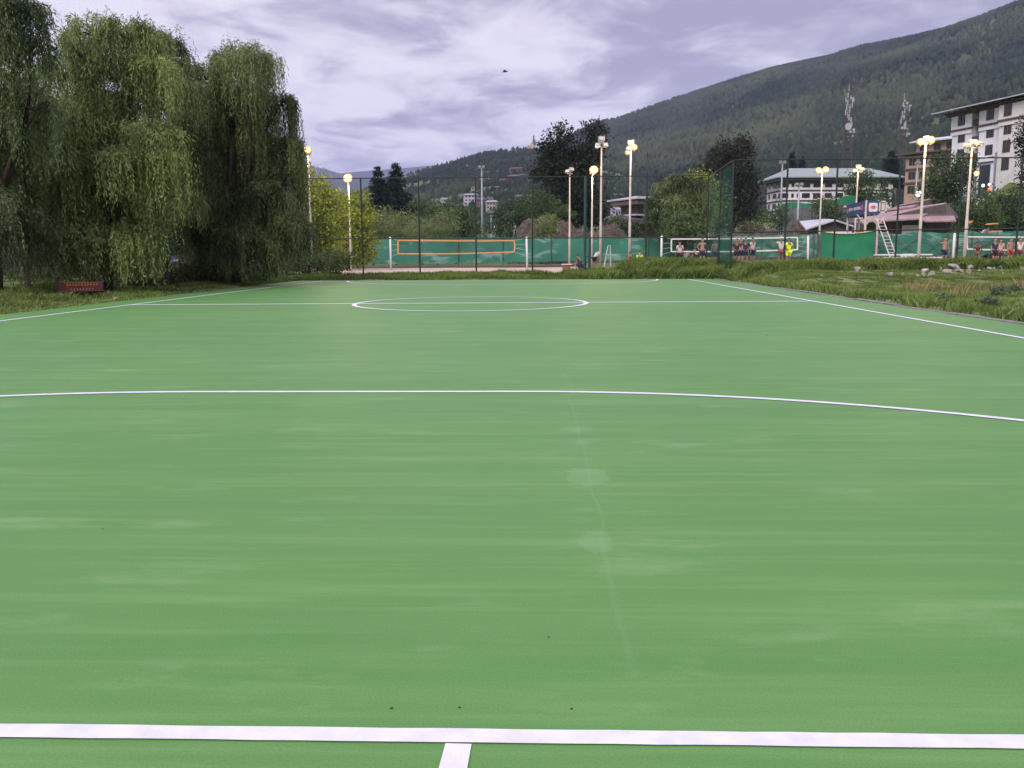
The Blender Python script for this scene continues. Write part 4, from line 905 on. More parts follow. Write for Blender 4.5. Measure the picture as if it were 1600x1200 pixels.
# statue on the hill crest
q = DP(834, 233, 1560); t = thing('hilltop_statue', 'golden statue on a broad stepped base on the hill crest', 'statue', q - Vector((0, 0, 3)))
s = mpp(1560); b = MB(); prof = [(10.5, -3), (9.5, 0.5), (7.5, 2.2), (5.2, 4.0), (3.6, 6.0), (2.6, 8.5)]
for (r0, z0), (r1, z1) in zip(prof, prof[1:]): b.cyl(q + Vector((-2 * s, 0, z0 * s)), q + Vector((-2 * s * .5, 0, z1 * s)), r0 * s, r1 * s, 10)
b.build('base', mat('gilded_base', (0.29, 0.225, 0.16), 0.6, 0.2, 0.05), t)
MB().tube([q + Vector((0, 0, z * s)) for z in (8, 10, 12, 14, 16)], [2.4 * s, 2.2 * s, 1.5 * s, 1.9 * s, .8 * s], 8).ball(q + Vector((0, 0, 18 * s)), 1.5 * s, sc=(1, 1, 1.25)).cyl(q + Vector((0, 0, 19 * s)), q + Vector((0, 0, 21.5 * s)), .6 * s, .1).build('figure', mat('dark_bronze', (0.10, 0.085, 0.075), 0.6), t, True)

# cell towers
M_panel = mat('antenna_casing', (0.34, 0.34, 0.35), .6, .15, 1)
def cell_tower(label, D, px, yt, yb, wpx, seed, dish=True):
    rnd = random.Random(seed); tp, bt = DP(px, yt, D), DP(px, yb, D); s = mpp(D); w_ = wpx * s; q = Vector((bt.x, D, hz1(bt.x, D))); t = thing('cell_tower', label, 'mast', q, 'cell towers before the mountain'); H = tp.z - q.z
    b = MB(); cs = [(-1, -1), (1, -1), (0, 1)]
    cor = lambda k, f: q + Vector((cs[k][0] * w_ * (.5 - .38 * f), cs[k][1] * w_ * (.5 - .38 * f), H * f))
    for k in range(3): b.tube([cor(k, 0), cor(k, 1)], .15, 5)
    nb = 16
    for i in range(nb):
        for k in range(3): b.cyl(cor(k, i / nb), cor((k + 1) % 3, (i + 1) / nb), .07, .07, 4); b.cyl(cor(k, i / nb), cor((k + 1) % 3, i / nb), .06, .06, 4)
    b.build('lattice', W_roofdark, t); z_of = lambda y: DP(px, y, D).z
    for (dx, y, w2, h2) in [(rnd.uniform(-6, 6), yt + 8 + i * (yb - yt) * .042, rnd.uniform(0.9, 1.7), rnd.uniform(5, 10)) for i in range(15)]:
        x = q.x + dx * s; z = z_of(y); MB().box((x - w2 * s / 2, D - 1.6, z - h2 * s / 2), (x + w2 * s / 2, D - 1.3, z + h2 * s / 2)).cyl((x, D - 1.3, z), (q.x, D, z), .05, .05, 4).build('panel_antenna', M_panel, t)
    for (dx, y, r) in [(rnd.uniform(-5, 8), yt + rnd.uniform(2, .8 * (yb - yt)), rnd.uniform(1.2, 2.0)) for i in range(8)] + ([(-1, yt + 57, 5.2)] if dish else []):
        c = Vector((q.x + dx * s, D - 1.9, z_of(y))); MB().cyl(c, c + Vector((0, .5, 0)), r * s, r * s * .8, 14).cyl(c + Vector((0, .5, 0)), (q.x, D, c.z), .06, .06, 4).build('dish_antenna', M_panel, t)
    MB().cyl(q + Vector((0, 0, H)), q + Vector((0, 0, H * 1.06)), .06, .03, 5).build('aerial', M_white, t); return t
cell_tower('tall lattice cell tower carrying a big round dish and many white panels', 300, 1322, 142, 232, 20, 3)
cell_tower('smaller lattice cell tower with paired white panels and no big dish', 320, 1408, 156, 236, 16, 8, False)

# blue sign box on a steel platform
D = 72; g = hz1(DP(1350, 380, D).x, D); c0 = DP(1353, 333, D); t = thing('sign_platform', 'raised platform wrapped in blue sponsor banners with a ladder on its right', 'platform', (c0.x, D, g))
c1 = DP(1372, 333, D); cl_ = DP(1325, 336, 77.5); z1 = c0.z; zt_ = DP(1353, 314, D).z
P3 = [c0, c1, Vector((cl_.x + c1.x - c0.x, 77.5, z1)), Vector((cl_.x, 77.5, z1))]
MB().add([Vector((p.x, p.y, z1 - .16)) for p in P3] + [Vector((p.x, p.y, z1)) for p in P3], [(3, 2, 1, 0), (4, 5, 6, 7)] + [(i, (i + 1) % 4, 4 + (i + 1) % 4, 4 + i) for i in range(4)]).build('floor', M_rust, t)
for p in P3: MB().cyl((p.x, p.y, g - .1), (p.x, p.y, zt_ + .05), .11, .09, 8).build('leg', M_whitepole, t)
b = MB()
for p in (P3[0], P3[1]): 
    for sx in (-1, 1): b.cyl((p.x, D, z1 - 1.0), (p.x + sx * .7, D, z1 - .1), .05, .05, 5)
b.build('knee_brace', M_whitepole, t)
u = (P3[3] - P3[0]); u.z = 0; ln = u.length; u.normalize()
def sideframe(o, u, n_off):
    v = Vector((u.y, -u.x, 0)); v = v if v.dot(Vector((0, -1, 0)) + Vector((-.8, 0, 0))) > 0 else -v
    return Matrix(((u.x, v.x, 0, o.x + v.x * n_off), (u.y, v.y, 0, o.y + v.y * n_off), (0, 0, 1, o.z), (0, 0, 0, 1)))
hB = zt_ - z1; M1 = sideframe(Vector((P3[0].x, P3[0].y, z1)), u, .10)
sd = MB(M1).box((.05, 0, -.1), (ln, .06, hB)).build('side_banner', W_blue, t)
b = MB(M1); rnd = random.Random(4); x = ln * .20
while x < ln * .78:
    w_ = rnd.uniform(.30, .44); h0, h1 = .36 * hB, .62 * hB
    b.box((x, .062, h0), (x + .12, .075, h1)); 
    if rnd.random() < .6: b.box((x + .12, .062, h1 - .13), (x + w_ - .1, .075, h1))
    if rnd.random() < .6: b.box((x + .12, .062, h0), (x + w_ - .1, .075, h0 + .13))
    if rnd.random() < .7: b.box((x + w_ - .1 - .12, .062, h0 + .14), (x + w_ - .1, .075, h1 - .14))
    x += w_ + .08
b.build('lettering', M_white, sd)
MB(M1).box((ln * .06, .062, .3 * hB), (ln * .14, .075, .7 * hB)).box((ln * .86, .062, .25 * hB), (ln * .94, .075, .6 * hB)).build('emblem', W_redlogo, sd)
wF = (P3[1] - P3[0]).length; MF = Matrix(((1, 0, 0, P3[0].x), (0, -1, 0, D - .12), (0, 0, 1, z1), (0, 0, 0, 1)))
fd = MB(MF).box((0.03, 0, -.1), (wF, .06, hB)).build('front_banner', W_blue, t)
nr = 6; rx, rz, cr = wF * .36, hB * .36, .12; poly = []
for (sx, sz, a0) in ((1, 1, 0), (-1, 1, 90), (-1, -1, 180), (1, -1, 270)):
    for i in range(nr): a = R_(a0 + 90 * i / (nr - 1)); poly.append((wF / 2 + sx * (rx - cr) + cr * math.cos(a), .062, hB * .47 + sz * (rz - cr) + cr * math.sin(a)))
MB(MF).prism(poly, (0, 0, 0), (0, .012, 0)).build('white_panel', M_white, fd)
MB(MF).prism([(wF / 2 + wF * .22 * math.cos(k * .5236), .080, hB * .47 + hB * .15 * math.sin(k * .5236)) for k in range(12)], (0, 0, 0), (0, .008, 0)).build('emblem', W_redlogo, fd)
p = DP(1373, 333, D - .2); q = DP(1385.5, 333, D - .2); b = MB()
for (xa, xb, za, zb) in ((p.x, q.x, 0, .12), (p.x, q.x, hB - .12, hB), (p.x, p.x + .12, 0, hB), (q.x - .12, q.x, 0, hB), (p.x + .2, q.x - .18, .2, hB - .2)): b.box((xa, p.y, z1 + za), (xb, p.y + .06, z1 + zb))
b.build('side_panel', M_whitepole, t)
la, lb = DP(1374, 341, D - .4), DP(1398, 408, D - 2.2); b = MB(); tx = Vector((.26, 0, 0))
for sx in (-1, 1): b.tube([la + tx * sx, lb + tx * sx], .045, 6)
for i in range(13): c = la.lerp(lb, (i + .5) / 13); b.cyl(c - tx, c + tx, .028, .028, 5)
b.build('ladder', M_whitepole, t)

# white step ladder, wooden box, long white bench, excavator
D = 72; p = DP(958, 416, D); g = hz1(p.x, D); t = thing('step_ladder', 'pale folding step ladder standing open by the green windbreak', 'ladder', (p.x, D, g)); zt_ = DP(953, 384, D).z
for (xa, xb, nm) in ((944, 950, 'back_frame'), (954, 953.5, 'front_frame')):
    b = MB(); 
    for dy in (-.25, .25): b.tube([Vector((DP(xa, 410, D).x, D + dy, g)), Vector((DP(xb, 384, D).x, D + dy * .6, zt_))], .04, 6)
    n_ = 5 if nm == 'front_frame' else 2
    for i in range(n_): f = (i + .6) / n_ * .85; b.cyl(Vector((DP(xa, 410, D).x * (1 - f) + DP(xb, 384, D).x * f, D - .22, g + (zt_ - g) * f)), Vector((DP(xa, 410, D).x * (1 - f) + DP(xb, 384, D).x * f, D + .22, g + (zt_ - g) * f)), .03, .03, 5)
    b.build(nm, M_lampoff, t)
MB().box((DP(950, 384, D).x, D - .25, zt_ - .03), (DP(954.5, 384, D).x, D + .25, zt_ + .03)).build('top_step', M_lampoff, t)
MB().cyl((DP(946, 398, D).x, D - .3, DP(946, 398, D).z), (DP(963, 399, D).x, D - .3, DP(963, 399, D).z), .03, .03, 5).build('spreader_bar', M_lampoff, t)
D = 62; p = DP(885, 424, D); g = hz1(p.x, D); s = mpp(D); t = thing('wooden_box', 'small brown wooden box with a pale top at the foot of an unlit pole', 'box', (p.x, D, g)); z1 = DP(885, 412.5, D).z
MB().box((p.x - 6 * s, D - .25, g - .05), (p.x + 6 * s, D + .25, z1 - .07)).build('body', mat('brown_plywood', (0.20, 0.11, 0.06), 0.8, .2, 4), t, bevel=.01)
MB().box((p.x - 7.5 * s, D - .32, z1 - .066), (p.x + 8.5 * s, D + .32, z1)).build('lid', M_whitepole, t, bevel=.01)
D = 69; pa, pb = DP(1366, 398, D), DP(1468, 398, D); g = hz1(pa.x, D); t = thing('long_bench', 'long low white plank bench in front of the ragged windbreak', 'bench', (pa.x, D, g)); z1 = DP(1400, 397, D).z
MB().box((pa.x, D - .2, z1 - .10), (pb.x - .6, D + .15, z1)).build('seat', M_white, t); MB().box((pa.x, D - .55, z1 - .34), (pb.x, D - .25, z1 - .22)).build('foot_plank', M_white, t)
for f in (.03, .35, .65, .95): x = pa.x + (pb.x - pa.x) * f; MB().box((x - .06, D - .5, g - .1), (x + .06, D + .1, z1 - .1)).build('leg', M_rust, t)
D = 92; c = DP(1549, 362, D); g = hz1(c.x, D); s = mpp(D); OR = mat('orange_machine_paint', (0.62, 0.24, 0.05), .5, .12, 2); t = thing('excavator', 'orange excavator with grey arm showing above the right windbreak', 'excavator', (c.x, D, g))
MB().box((c.x - 9 * s, D - 1.2, g + .9), (c.x + 8 * s, D + 1.2, DP(1549, 361, D).z)).prism([(c.x - 6 * s, D - .7, DP(1, 361, D).z), (c.x + 6 * s, D - .7, DP(1, 361, D).z), (c.x + 4.5 * s, D - .7, DP(1549, 349, D).z), (c.x - 2.5 * s, D - .7, DP(1549, 349, D).z)], (0, 0, 0), (0, 1.4, 0)).build('cab', OR, t, bevel=.05)
for dy in (-1.0, 1.0): MB().box((c.x - 12 * s, D + dy - .25, g), (c.x + 12 * s, D + dy + .25, g + .85)).build('track', M_black, t, bevel=.2)
MB().tube([DP(1545, 358, D - .3), DP(1537, 361, D - .3), DP(1529, 372, D - .3)], [.16, .14, .1], 6).build('boom', M_grey, t)
MB().tube([DP(1529, 371, D - .3), DP(1524, 385, D - .3)], [.1, .08], 6).ball(DP(1523, 388, D - .3), .35).build('bucket_arm', M_grey, t)
D = 96; c = DP(1514, 347, D); t = thing('road_sign', 'small orange board on a post beside the tall flat lamp pole', 'sign', (c.x, D, hz1(c.x, D)))
MB().cyl((c.x, D, hz1(c.x, D)), (c.x, D, c.z), .05).build('post', M_rust, t); MB().prism([DP(1509, 349.5, D), DP(1517, 349, D), DP(1521, 344.5, D), DP(1512, 345.5, D)], (0, 0, 0), (0, -.06, 0)).build('board', OR, t)

# small street lights by the shops
def glow(label, D, px, py, r, m): 
    c = DP(px, py, D); g = hz1(c.x, D); t = thing('street_light', label, 'lamp', (c.x, D, g), 'small lit lamps by the shops')
    MB().cyl((c.x, D, g), (c.x, D, c.z - r), .07, .05, 6).build('post', M_rust, t); MB().ball(c, r, 10, 8).build('bulb', m, t, True)
glow('large white globe lamp above the barn roof', 150, 1436, 303, .55, COOL); glow('small white lamp among dark trees left of the tall flat lamp pole', 150, 1494, 277, .32, COOL)
glow('white lamp low beside the tall flat lamp pole', 150, 1508, 294, .32, COOL); glow('white lamp under the shop sign, left of the pair', 150, 1536, 290, .26, COOL)
glow('white lamp under the shop sign, right of the pair', 150, 1546, 288.5, .24, COOL); glow('red lamp glowing just below the white pair', 146, 1546, 297, .36, M_redlight)
glow('yellowish lamp halfway up behind the tall flat lamp pole', 120, 1526, 271, .34, DIM)
# dirt heaps beyond the windbreak
def heap(label, D, px, wpx, yt):
    c = DP(px, 370, D); g = hz1(c.x, D) - .3; s = mpp(D); h = DP(px, yt, D).z - g; rx = wpx * s / 2; n = 36; V = []; Q = []
    for j in range(n + 1):
        for i in range(n + 1):
            x, y = (i / n - .5) * 2, (j / n - .5) * 2; r = math.hypot(x, y); z = max(0, 1 - r ** 2.3) * h * (0.66 + 0.7 * float(fbm(x * 1.9 + px, y * 1.9, 4) - .2)); V.append((x * rx, y * rx * .8, z))
    idx = np.arange((n + 1) ** 2).reshape(n + 1, n + 1); Q = np.stack([idx[:-1, :-1], idx[:-1, 1:], idx[1:, 1:], idx[1:, :-1]], -1).reshape(-1, 4)
    o = link('dirt_heap', mesh_np('dirt_heap', np.array(V), Q, smooth=True), M_dirt); o.location = (c.x, D, g); tag(o, label, 'dirt heap', 'heaps of dug earth')
heap('reddish earth heap left of the unlit pole with two lamps', 105, 836, 90, 337); heap('tallest earth heap between the unlit pole and the gate post', 108, 895, 95, 334); heap('low spread of dug earth right of the tall poles', 102, 950, 110, 350)
heap('brown earth bank below the long white building', 110, 1180, 120, 340); heap('brown earth bank left of the shed roof', 104, 1248, 70, 345)

# ------------------------------------------------------------------ trees
WG = 'weeping willows along the left side of the court'
willow('weeping willow at the far left edge whose top leaves the frame', 26.5, -10, [(18, 2, 46, 110), (-30, -25, 60, 170), (45, 62, 34, 110), (5, 120, 52, 140), (-40, 130, 60, 200), (22, 232, 40, 110), (-12, 300, 40, 110), (52, 150, 34, 120), (-15, 215, 46, 150), (18, 322, 42, 130), (-20, 345, 40, 125), (48, 350, 28, 110)], L_willow2, WG)
willow('largest weeping willow, bright green, its crown highest in the middle of the row', 30, 165, [(150, 30, 42, 90), (122, 62, 40, 90), (205, 38, 40, 110), (95, 100, 42, 130), (180, 92, 56, 140), (238, 95, 38, 120), (110, 165, 58, 160), (160, 150, 50, 150), (75, 195, 46, 150), (225, 195, 52, 160), (60, 290, 42, 120), (92, 292, 34, 120), (165, 312, 50, 105), (245, 235, 32, 110), (205, 290, 44, 120), (215, 345, 34, 90), (130, 215, 56, 150), (170, 240, 50, 120), (35, 330, 30, 95), (62, 352, 36, 120), (112, 352, 40, 125), (150, 372, 34, 105, -1.2), (200, 368, 34, 105, -1.0), (88, 368, 30, 105, -1.0), (172, 380, 30, 95, -1.4), (232, 352, 28, 110)], L_bright, WG)
willow('weeping willow set back between the two taller ones, dark topped', 36, 262, [(252, 62, 34, 120), (275, 92, 28, 120), (235, 45, 28, 100), (292, 128, 26, 140), (262, 150, 40, 170), (285, 240, 36, 100), (300, 200, 30, 120), (288, 300, 26, 60), (262, 322, 30, 75), (242, 350, 28, 62)], L_willow, WG)
willow('weeping willow nearest the fence with long hanging curtains on its right', 38, 368, [(322, 105, 30, 100), (382, 76, 40, 100), (352, 92, 30, 100), (420, 88, 22, 90), (350, 145, 48, 130), (402, 140, 46, 170), (436, 150, 24, 130), (312, 172, 38, 120), (372, 205, 52, 150), (428, 220, 38, 150), (352, 300, 52, 95), (420, 290, 40, 110), (452, 262, 22, 100), (330, 250, 44, 110), (455, 330, 24, 75), (398, 330, 42, 80), (448, 215, 20, 130), (325, 345, 36, 105), (378, 352, 40, 105, -1.2), (432, 352, 30, 100), (458, 345, 24, 95), (352, 362, 30, 95, -1.4), (404, 366, 30, 85, -1.4), (300, 345, 26, 90)], L_willow, WG)
# the dense growth behind them
for px, D, bl, lab in ((40, 46, [(20, 340, 80, 80), (-30, 270, 70, 90), (90, 310, 70, 100), (40, 390, 90, 40)], 'dark leafy tree filling the gap behind the leftmost willows'), (190, 48, [(170, 325, 80, 95), (240, 345, 70, 80), (130, 240, 60, 80), (190, 392, 90, 36)], 'dark leafy tree behind the largest willow'),
                     (330, 52, [(300, 335, 60, 80), (370, 335, 70, 85), (340, 260, 60, 70), (340, 390, 90, 34)], 'dark leafy tree behind the willow nearest the fence')):
    blob_tree('leafy_tree', lab, D, bl, L_dark, 'dark trees behind the willows', leaf=.32, base_px=px, per=22)
blob_tree('leafy_tree', 'yellow green leafy tree wrapped round the lamp pole beside the last willow', 57, [(482, 350, 30, 60), (500, 300, 18, 26), (478, 290, 10, 30), (520, 335, 26, 40), (455, 380, 28, 40), (505, 390, 34, 34)], L_yellow, leaf=.20, base_px=488)
blob_tree('leafy_tree', 'bright leafy tree whose right side is lit yellow by the lamp', 68, [(545, 340, 34, 36), (560, 320, 16, 22), (520, 330, 18, 24), (555, 385, 34, 34), (530, 395, 28, 28), (562, 360, 22, 40)], L_yellow, leaf=.22, base_px=548)
PG = 'pale willows behind the left windbreak'
for lab, D, bl in (('pale rounded willow nearest the lit lamp pole behind the windbreak', 98, [(590, 350, 30, 26), (575, 370, 26, 20)]), ('broad pale willow below the dark conifers', 104, [(628, 352, 30, 24), (610, 368, 24, 16)]), ('small pale willow, lowest of the row', 100, [(660, 364, 24, 18)]),
                   ('pale willow with drooping crown left of the far masts', 102, [(692, 352, 24, 22), (675, 362, 20, 18)])):
    blob_tree('willow_tree', lab, D, bl, L_pale, PG, leaf=.30, droop=0.9, per=30, aspect=.28)
blob_tree('leafy_tree', 'dark green drooping tree standing over the pale willows', 112, [(705, 336, 30, 18), (722, 352, 20, 24), (685, 328, 16, 12), (735, 364, 16, 16)], L_mid, leaf=.36, droop=.6)
conifer('left one of the two dark pointed conifers, slightly shorter', 150, 590, 259, 345, 24, L_pine, 'dark conifers')
conifer('right one of the two dark pointed conifers, the taller and broader', 150, 618, 254, 350, 36, L_pine, 'dark conifers')
blob_tree('leafy_tree', 'small dark tree at the right foot of the conifers', 140, [(655, 326, 14, 14)], L_dark, leaf=.4)
blob_tree('tall_dark_tree', 'tall nearly black tree with clumped double top behind the white poles', 118, [(876, 216, 16.8, 18.9), (928, 206, 16.8, 14.6), (862, 246, 18.5, 20.6), (903, 248, 21.8, 18.9), (928, 234, 15.1, 15.5), (852, 234, 7.6, 10.3), (842, 270, 11.8, 12.0), (878, 266, 30.2, 22.4), (900, 296, 31.9, 25.8), (915, 266, 16.8, 18.9), (868, 312, 23.5, 29.2), (925, 326, 21.8, 31.0), (895, 336, 26.9, 25.8), (850, 224, 5.0, 6.9)], L_black, leaf=.42, base_px=893, per=36, rag=.26)
blob_tree('leafy_tree', 'dark rounded tree left of the reddish earth heap', 116, [(800, 334, 24, 20), (782, 350, 18, 20), (825, 322, 18, 18)], L_dark, leaf=.36)
blob_tree('leafy_tree', 'mid green bushy tree in front of the tall dark tree', 112, [(850, 325, 26, 22), (872, 335, 24, 18), (862, 352, 18, 16)], L_mid, leaf=.34)
blob_tree('shrub', 'pale green shrub growing between the earth heaps', 99, [(858, 352, 16, 16), (850, 362, 14, 10)], L_pale, leaf=.26, cat='shrub')
blob_tree('leafy_tree', 'dark bush under the eaves of the traditional house', 110, [(968, 352, 20, 12), (985, 362, 16, 10)], L_dark, leaf=.32)
willow('broad mid green willow right of the traditional house', 82, 1068, [(1062, 275, 20, 40), (1042, 284, 16, 45), (1082, 280, 22, 50), (1030, 305, 18, 45), (1058, 308, 26, 45), (1092, 300, 20, 50), (1075, 315, 26, 40), (1025, 330, 14, 34)], L_willow, None, strand=.20, leaf=(.28, .085), dens=.8)
blob_tree('shrub', 'rounded green bush in front of the broad willow', 79, [(1072, 352, 26, 22), (1050, 362, 20, 14), (1090, 360, 20, 14)], L_mid, leaf=.26, cat='shrub')
blob_tree('leafy_tree', 'yellowish tree beside the corner of the tall fence', 92, [(1098, 300, 20, 24), (1090, 280, 14, 14), (1108, 330, 18, 24)], L_yellow, leaf=.3)
blob_tree('tall_dark_tree', 'tall brownish dark tree with feathery top left of the long white building', 140, [(1122, 255, 18, 24), (1155, 250, 22, 28), (1140, 290, 34, 34), (1108, 285, 18, 30), (1165, 300, 18, 34), (1150, 335, 30, 24), (1128, 232, 8, 12), (1158, 224, 9, 10)], leafmat('brownish_dark_leaves', (0.011, 0.015, 0.009), (0.044, 0.046, 0.026), .3), leaf=.5, per=30)
blob_tree('leafy_tree', 'teal green poplar seen through the green side net', 96, [(1125, 325, 12, 34), (1118, 345, 12, 20)], L_mid, leaf=.3)
for lab, D, bl, m_, lf in (('shrub with yellow leaves on the bank below the white building', 100, [(1172, 356, 16, 8)], L_shrub, .22), ('dark shrubs at the foot of the white building corner', 140, [(1192, 338, 18, 9), (1172, 326, 12, 12)], L_dark, .34), ('young dark tree before the corner of the long white building', 112, [(1218, 342, 13, 14), (1221, 328, 6, 8)], L_dark, .3),
                       ('dark round bush in front of the retaining wall', 104, [(1290, 328, 22, 18), (1305, 340, 14, 12)], L_dark, .28), ('leafy tree hiding the middle of the long white building', 150, [(1345, 292, 20, 26), (1338, 318, 20, 14), (1362, 315, 14, 18)], L_mid, .42),
                       ('small dark tree at the right end of the long white building', 160, [(1384, 305, 12, 16)], L_dark, .42), ('dense dark tree between the orange and the white apartment building', 128, [(1480, 272, 26, 26), (1462, 300, 24, 24), (1500, 282, 20, 26), (1485, 318, 30, 24), (1470, 250, 12, 10), (1512, 252, 14, 14)], L_dark, .42),
                       ('mid green round tree below the white apartment block', 100, [(1528, 325, 24, 28), (1545, 345, 20, 20), (1515, 345, 16, 18)], L_mid, .3), ('dark broad tree under the right end of the apartments', 108, [(1570, 325, 28, 30), (1595, 335, 26, 32), (1560, 355, 24, 18)], L_dark, .34),
                       ('dark tree hiding the right edge of the apartment block', 118, [(1604, 215, 12, 34), (1612, 265, 16, 34)], L_black, .4), ('dark hedge tree right of the barn', 112, [(1500, 345, 16, 18), (1580, 365, 26, 12)], L_dark, .3)):
    blob_tree('shrub' if 'shrub' in lab or 'bush' in lab else 'leafy_tree', lab, D, bl, m_, None, leaf=lf, cat='shrub' if 'shrub' in lab or 'bush' in lab else 'tree')
for lab, D, px, yt, yb, rp in (('dark conifer behind the roof of the long white building, left', 300, 1238, 238, 285, 12), ('dark conifer behind the roof of the long white building, right', 310, 1254, 246, 285, 10), ('dark tree top behind the orange building and the small cell tower', 280, 1395, 236, 290, 22)):
    conifer(lab, D, px, yt, yb, rp, L_pine, 'dark conifers before the mountain', leaf=.8)
# low scrub along the left edge
for lab, D, bl, m_ in (('reddish brown shrub at the foot of the thin brown post', 37, [(275, 430, 34, 16), (255, 440, 22, 10)], L_shrub), ('green shrub with yellow leaves beside the shady trees', 38, [(315, 428, 30, 20), (335, 434, 24, 12)], L_shrub), ('low dark shrub near the parked silver car', 44, [(372, 424, 26, 12)], L_shrub), ('green shrub under the last willow', 50, [(470, 408, 26, 14), (520, 408, 34, 16)], L_mid), ('dark undergrowth below the largest willow', 34, [(205, 438, 30, 14), (230, 436, 24, 12)], L_dark), ('low green undergrowth behind the painted bench', 34, [(110, 430, 40, 14), (155, 434, 30, 12)], L_shrub), ('low undergrowth behind the thick timber post at the far left', 33, [(20, 438, 40, 14), (65, 436, 24, 12)], L_dark), ('weedy growth at the foot of the willow nearest the fence', 41, [(345, 428, 30, 12), (400, 424, 28, 10)], L_mid), ('low growth at the left end of the tall black fence', 47, [(430, 416, 28, 10)], L_shrub)):
    blob_tree('shrub', lab, D, bl, m_, 'shrubs along the shady left edge', leaf=.13, cat='shrub', per=30, trunk=False)

# ------------------------------------------------------------------ stones
STONES = []
def stone(label, px, py, wpx, hpx, z=None, group='pale stones on the right bank', tint=M_stone, name='stone', cat='stone'):
    zz2 = .3
    for _ in range(12):
        q = GP(px, py, zz2); zz2 = hz1(q.x, q.y) if q.y > 0 and q.y < 60 else .2
    if q.y > 43 or q.y < 0: q = DP(px, py, 38.5); q.z = hz1(q.x, 38.5)
    STONES.append((q.x, q.y, wpx * mpp(q.y))); s = mpp(q.y); bm = bmesh.new(); bmesh.ops.create_icosphere(bm, subdivisions=3, radius=1); sd = random.uniform(0, 50)
    pl = [(Vector((random.gauss(0, 1), random.gauss(0, 1), random.gauss(0, .8))).normalized(), random.uniform(.42, .8)) for _ in range(13)]
    for v in bm.verts:
        d = v.co.normalized(); rr_ = min([1.0] + [h_ / max(1e-3, d.dot(n_)) for n_, h_ in pl if d.dot(n_) > 0.05]); d = d * max(.35, rr_) * 1.15; f = 1 + .30 * (float(fbm(d.x * 1.3 + sd, d.y * 1.3 + d.z * 1.7 + sd, 3)) - .5); c = d * f
        c.z = min(c.z, .72 + .2 * d.x); v.co = Vector((c.x * wpx * s * .44, c.y * wpx * s * .36, c.z * hpx * s * .62))
    me = bpy.data.meshes.new(name); bm.to_mesh(me); bm.free(); o = link(name, me, tint); o.location = (q.x, q.y, max(q.z, 0.0) + hpx * s * .34); o.rotation_euler = (random.uniform(-.15, .15), random.uniform(-.2, .2), random.uniform(0, 6)); return tag(o, label, cat, group)
SM = 'small pale stone lying in the loose row along the grass bank'
for px, py, w_, h, lab in ((1490, 421, 24, 11, 'largest grey stone, on top of a pile left of the tall flat lamp pole'), (1480, 428, 17, 9, 'tilted pale stone under the largest grey stone'), (1498, 425, 14, 8, 'grey wedge stone at the right foot of the largest stone'), (1516, 421, 15, 9, 'flat beige stone resting on a pinkish block'), (1514, 427, 13, 8, 'pinkish stone block below a flat beige stone'),
                           (1446, 426, 15, 8, 'rounded stone at the top of the three stone pile'), (1443, 432, 12, 7, 'lower left stone of the three stone pile'), (1456, 431, 14, 9, 'lower right curved stone of the three stone pile'), (1391, 431, 17, 8, 'long rounded beige stone in the middle of the bank'), (1338, 424, 14, 9, 'brownish boulder half sunk in the tall grass'),
                           (1362, 437, 15, 5, 'flat whitish slab below the brownish boulder'), (1349, 443, 12, 6, 'bright stone nearest the court below the slab'), (1246, 440, 16, 5, 'flat pale slab near the far right court corner'), (1285, 441, 15, 5, 'flat beige slab right of the corner slab'), (1199, 436, 6, 3, 'bright scrap of white stone closest to the fence corner'), (1598, 418, 10, 8, 'stone cut by the right edge of the photo')):
    stone(lab, px, py, w_, h)
for px, py, w_, h in ((1411, 430, 9, 5), (1425, 431, 9, 5), (1433, 432, 7, 4), (1535, 422, 9, 4), (1544, 421, 10, 5), (1530, 424, 6, 4), (1553, 421, 8, 4), (1563, 420, 8, 6), (1566, 424, 7, 3), (1380, 437, 9, 4), (1318, 443, 6, 3), (1325, 444, 6, 3), (1470, 420, 6, 6), (1284, 432, 6, 5), (1308, 443, 6, 3), (1567, 428, 4, 3)):
    stone(SM, px, py, w_, h)
stone('tiny beige pebble lying alone on the green court', 1196, 535, 5, 3, group='litter on the court', name='pebble', cat='pebble')
stone('white scrap at the left edge of the court near the painted bench', 180, 467, 9, 4, group='litter on the court', name='pebble', cat='pebble')
M_crumb = mat('dark_crumb', (.02, .018, .015), .9)
for px, py, lab in ((857, 996, 'dark crumb of dirt on the near court, right of the middle'), (160, 826, 'dark crumb of dirt on the near court at the left'), (612, 1107, 'dark speck just beyond the near white line, left'), (718, 1106, 'dark speck just beyond the near white line, middle'), (893, 1108, 'dark speck just beyond the near white line, right')):
    q = GP(px, py); o = solo(MB().ball(q + Vector((0, 0, .0015)), .0032 * random.uniform(.8, 1.2), 7, 5, (1.5, .8, .6)), 'dirt_crumb', M_crumb, lab, 'crumb', q, 'litter on the court')

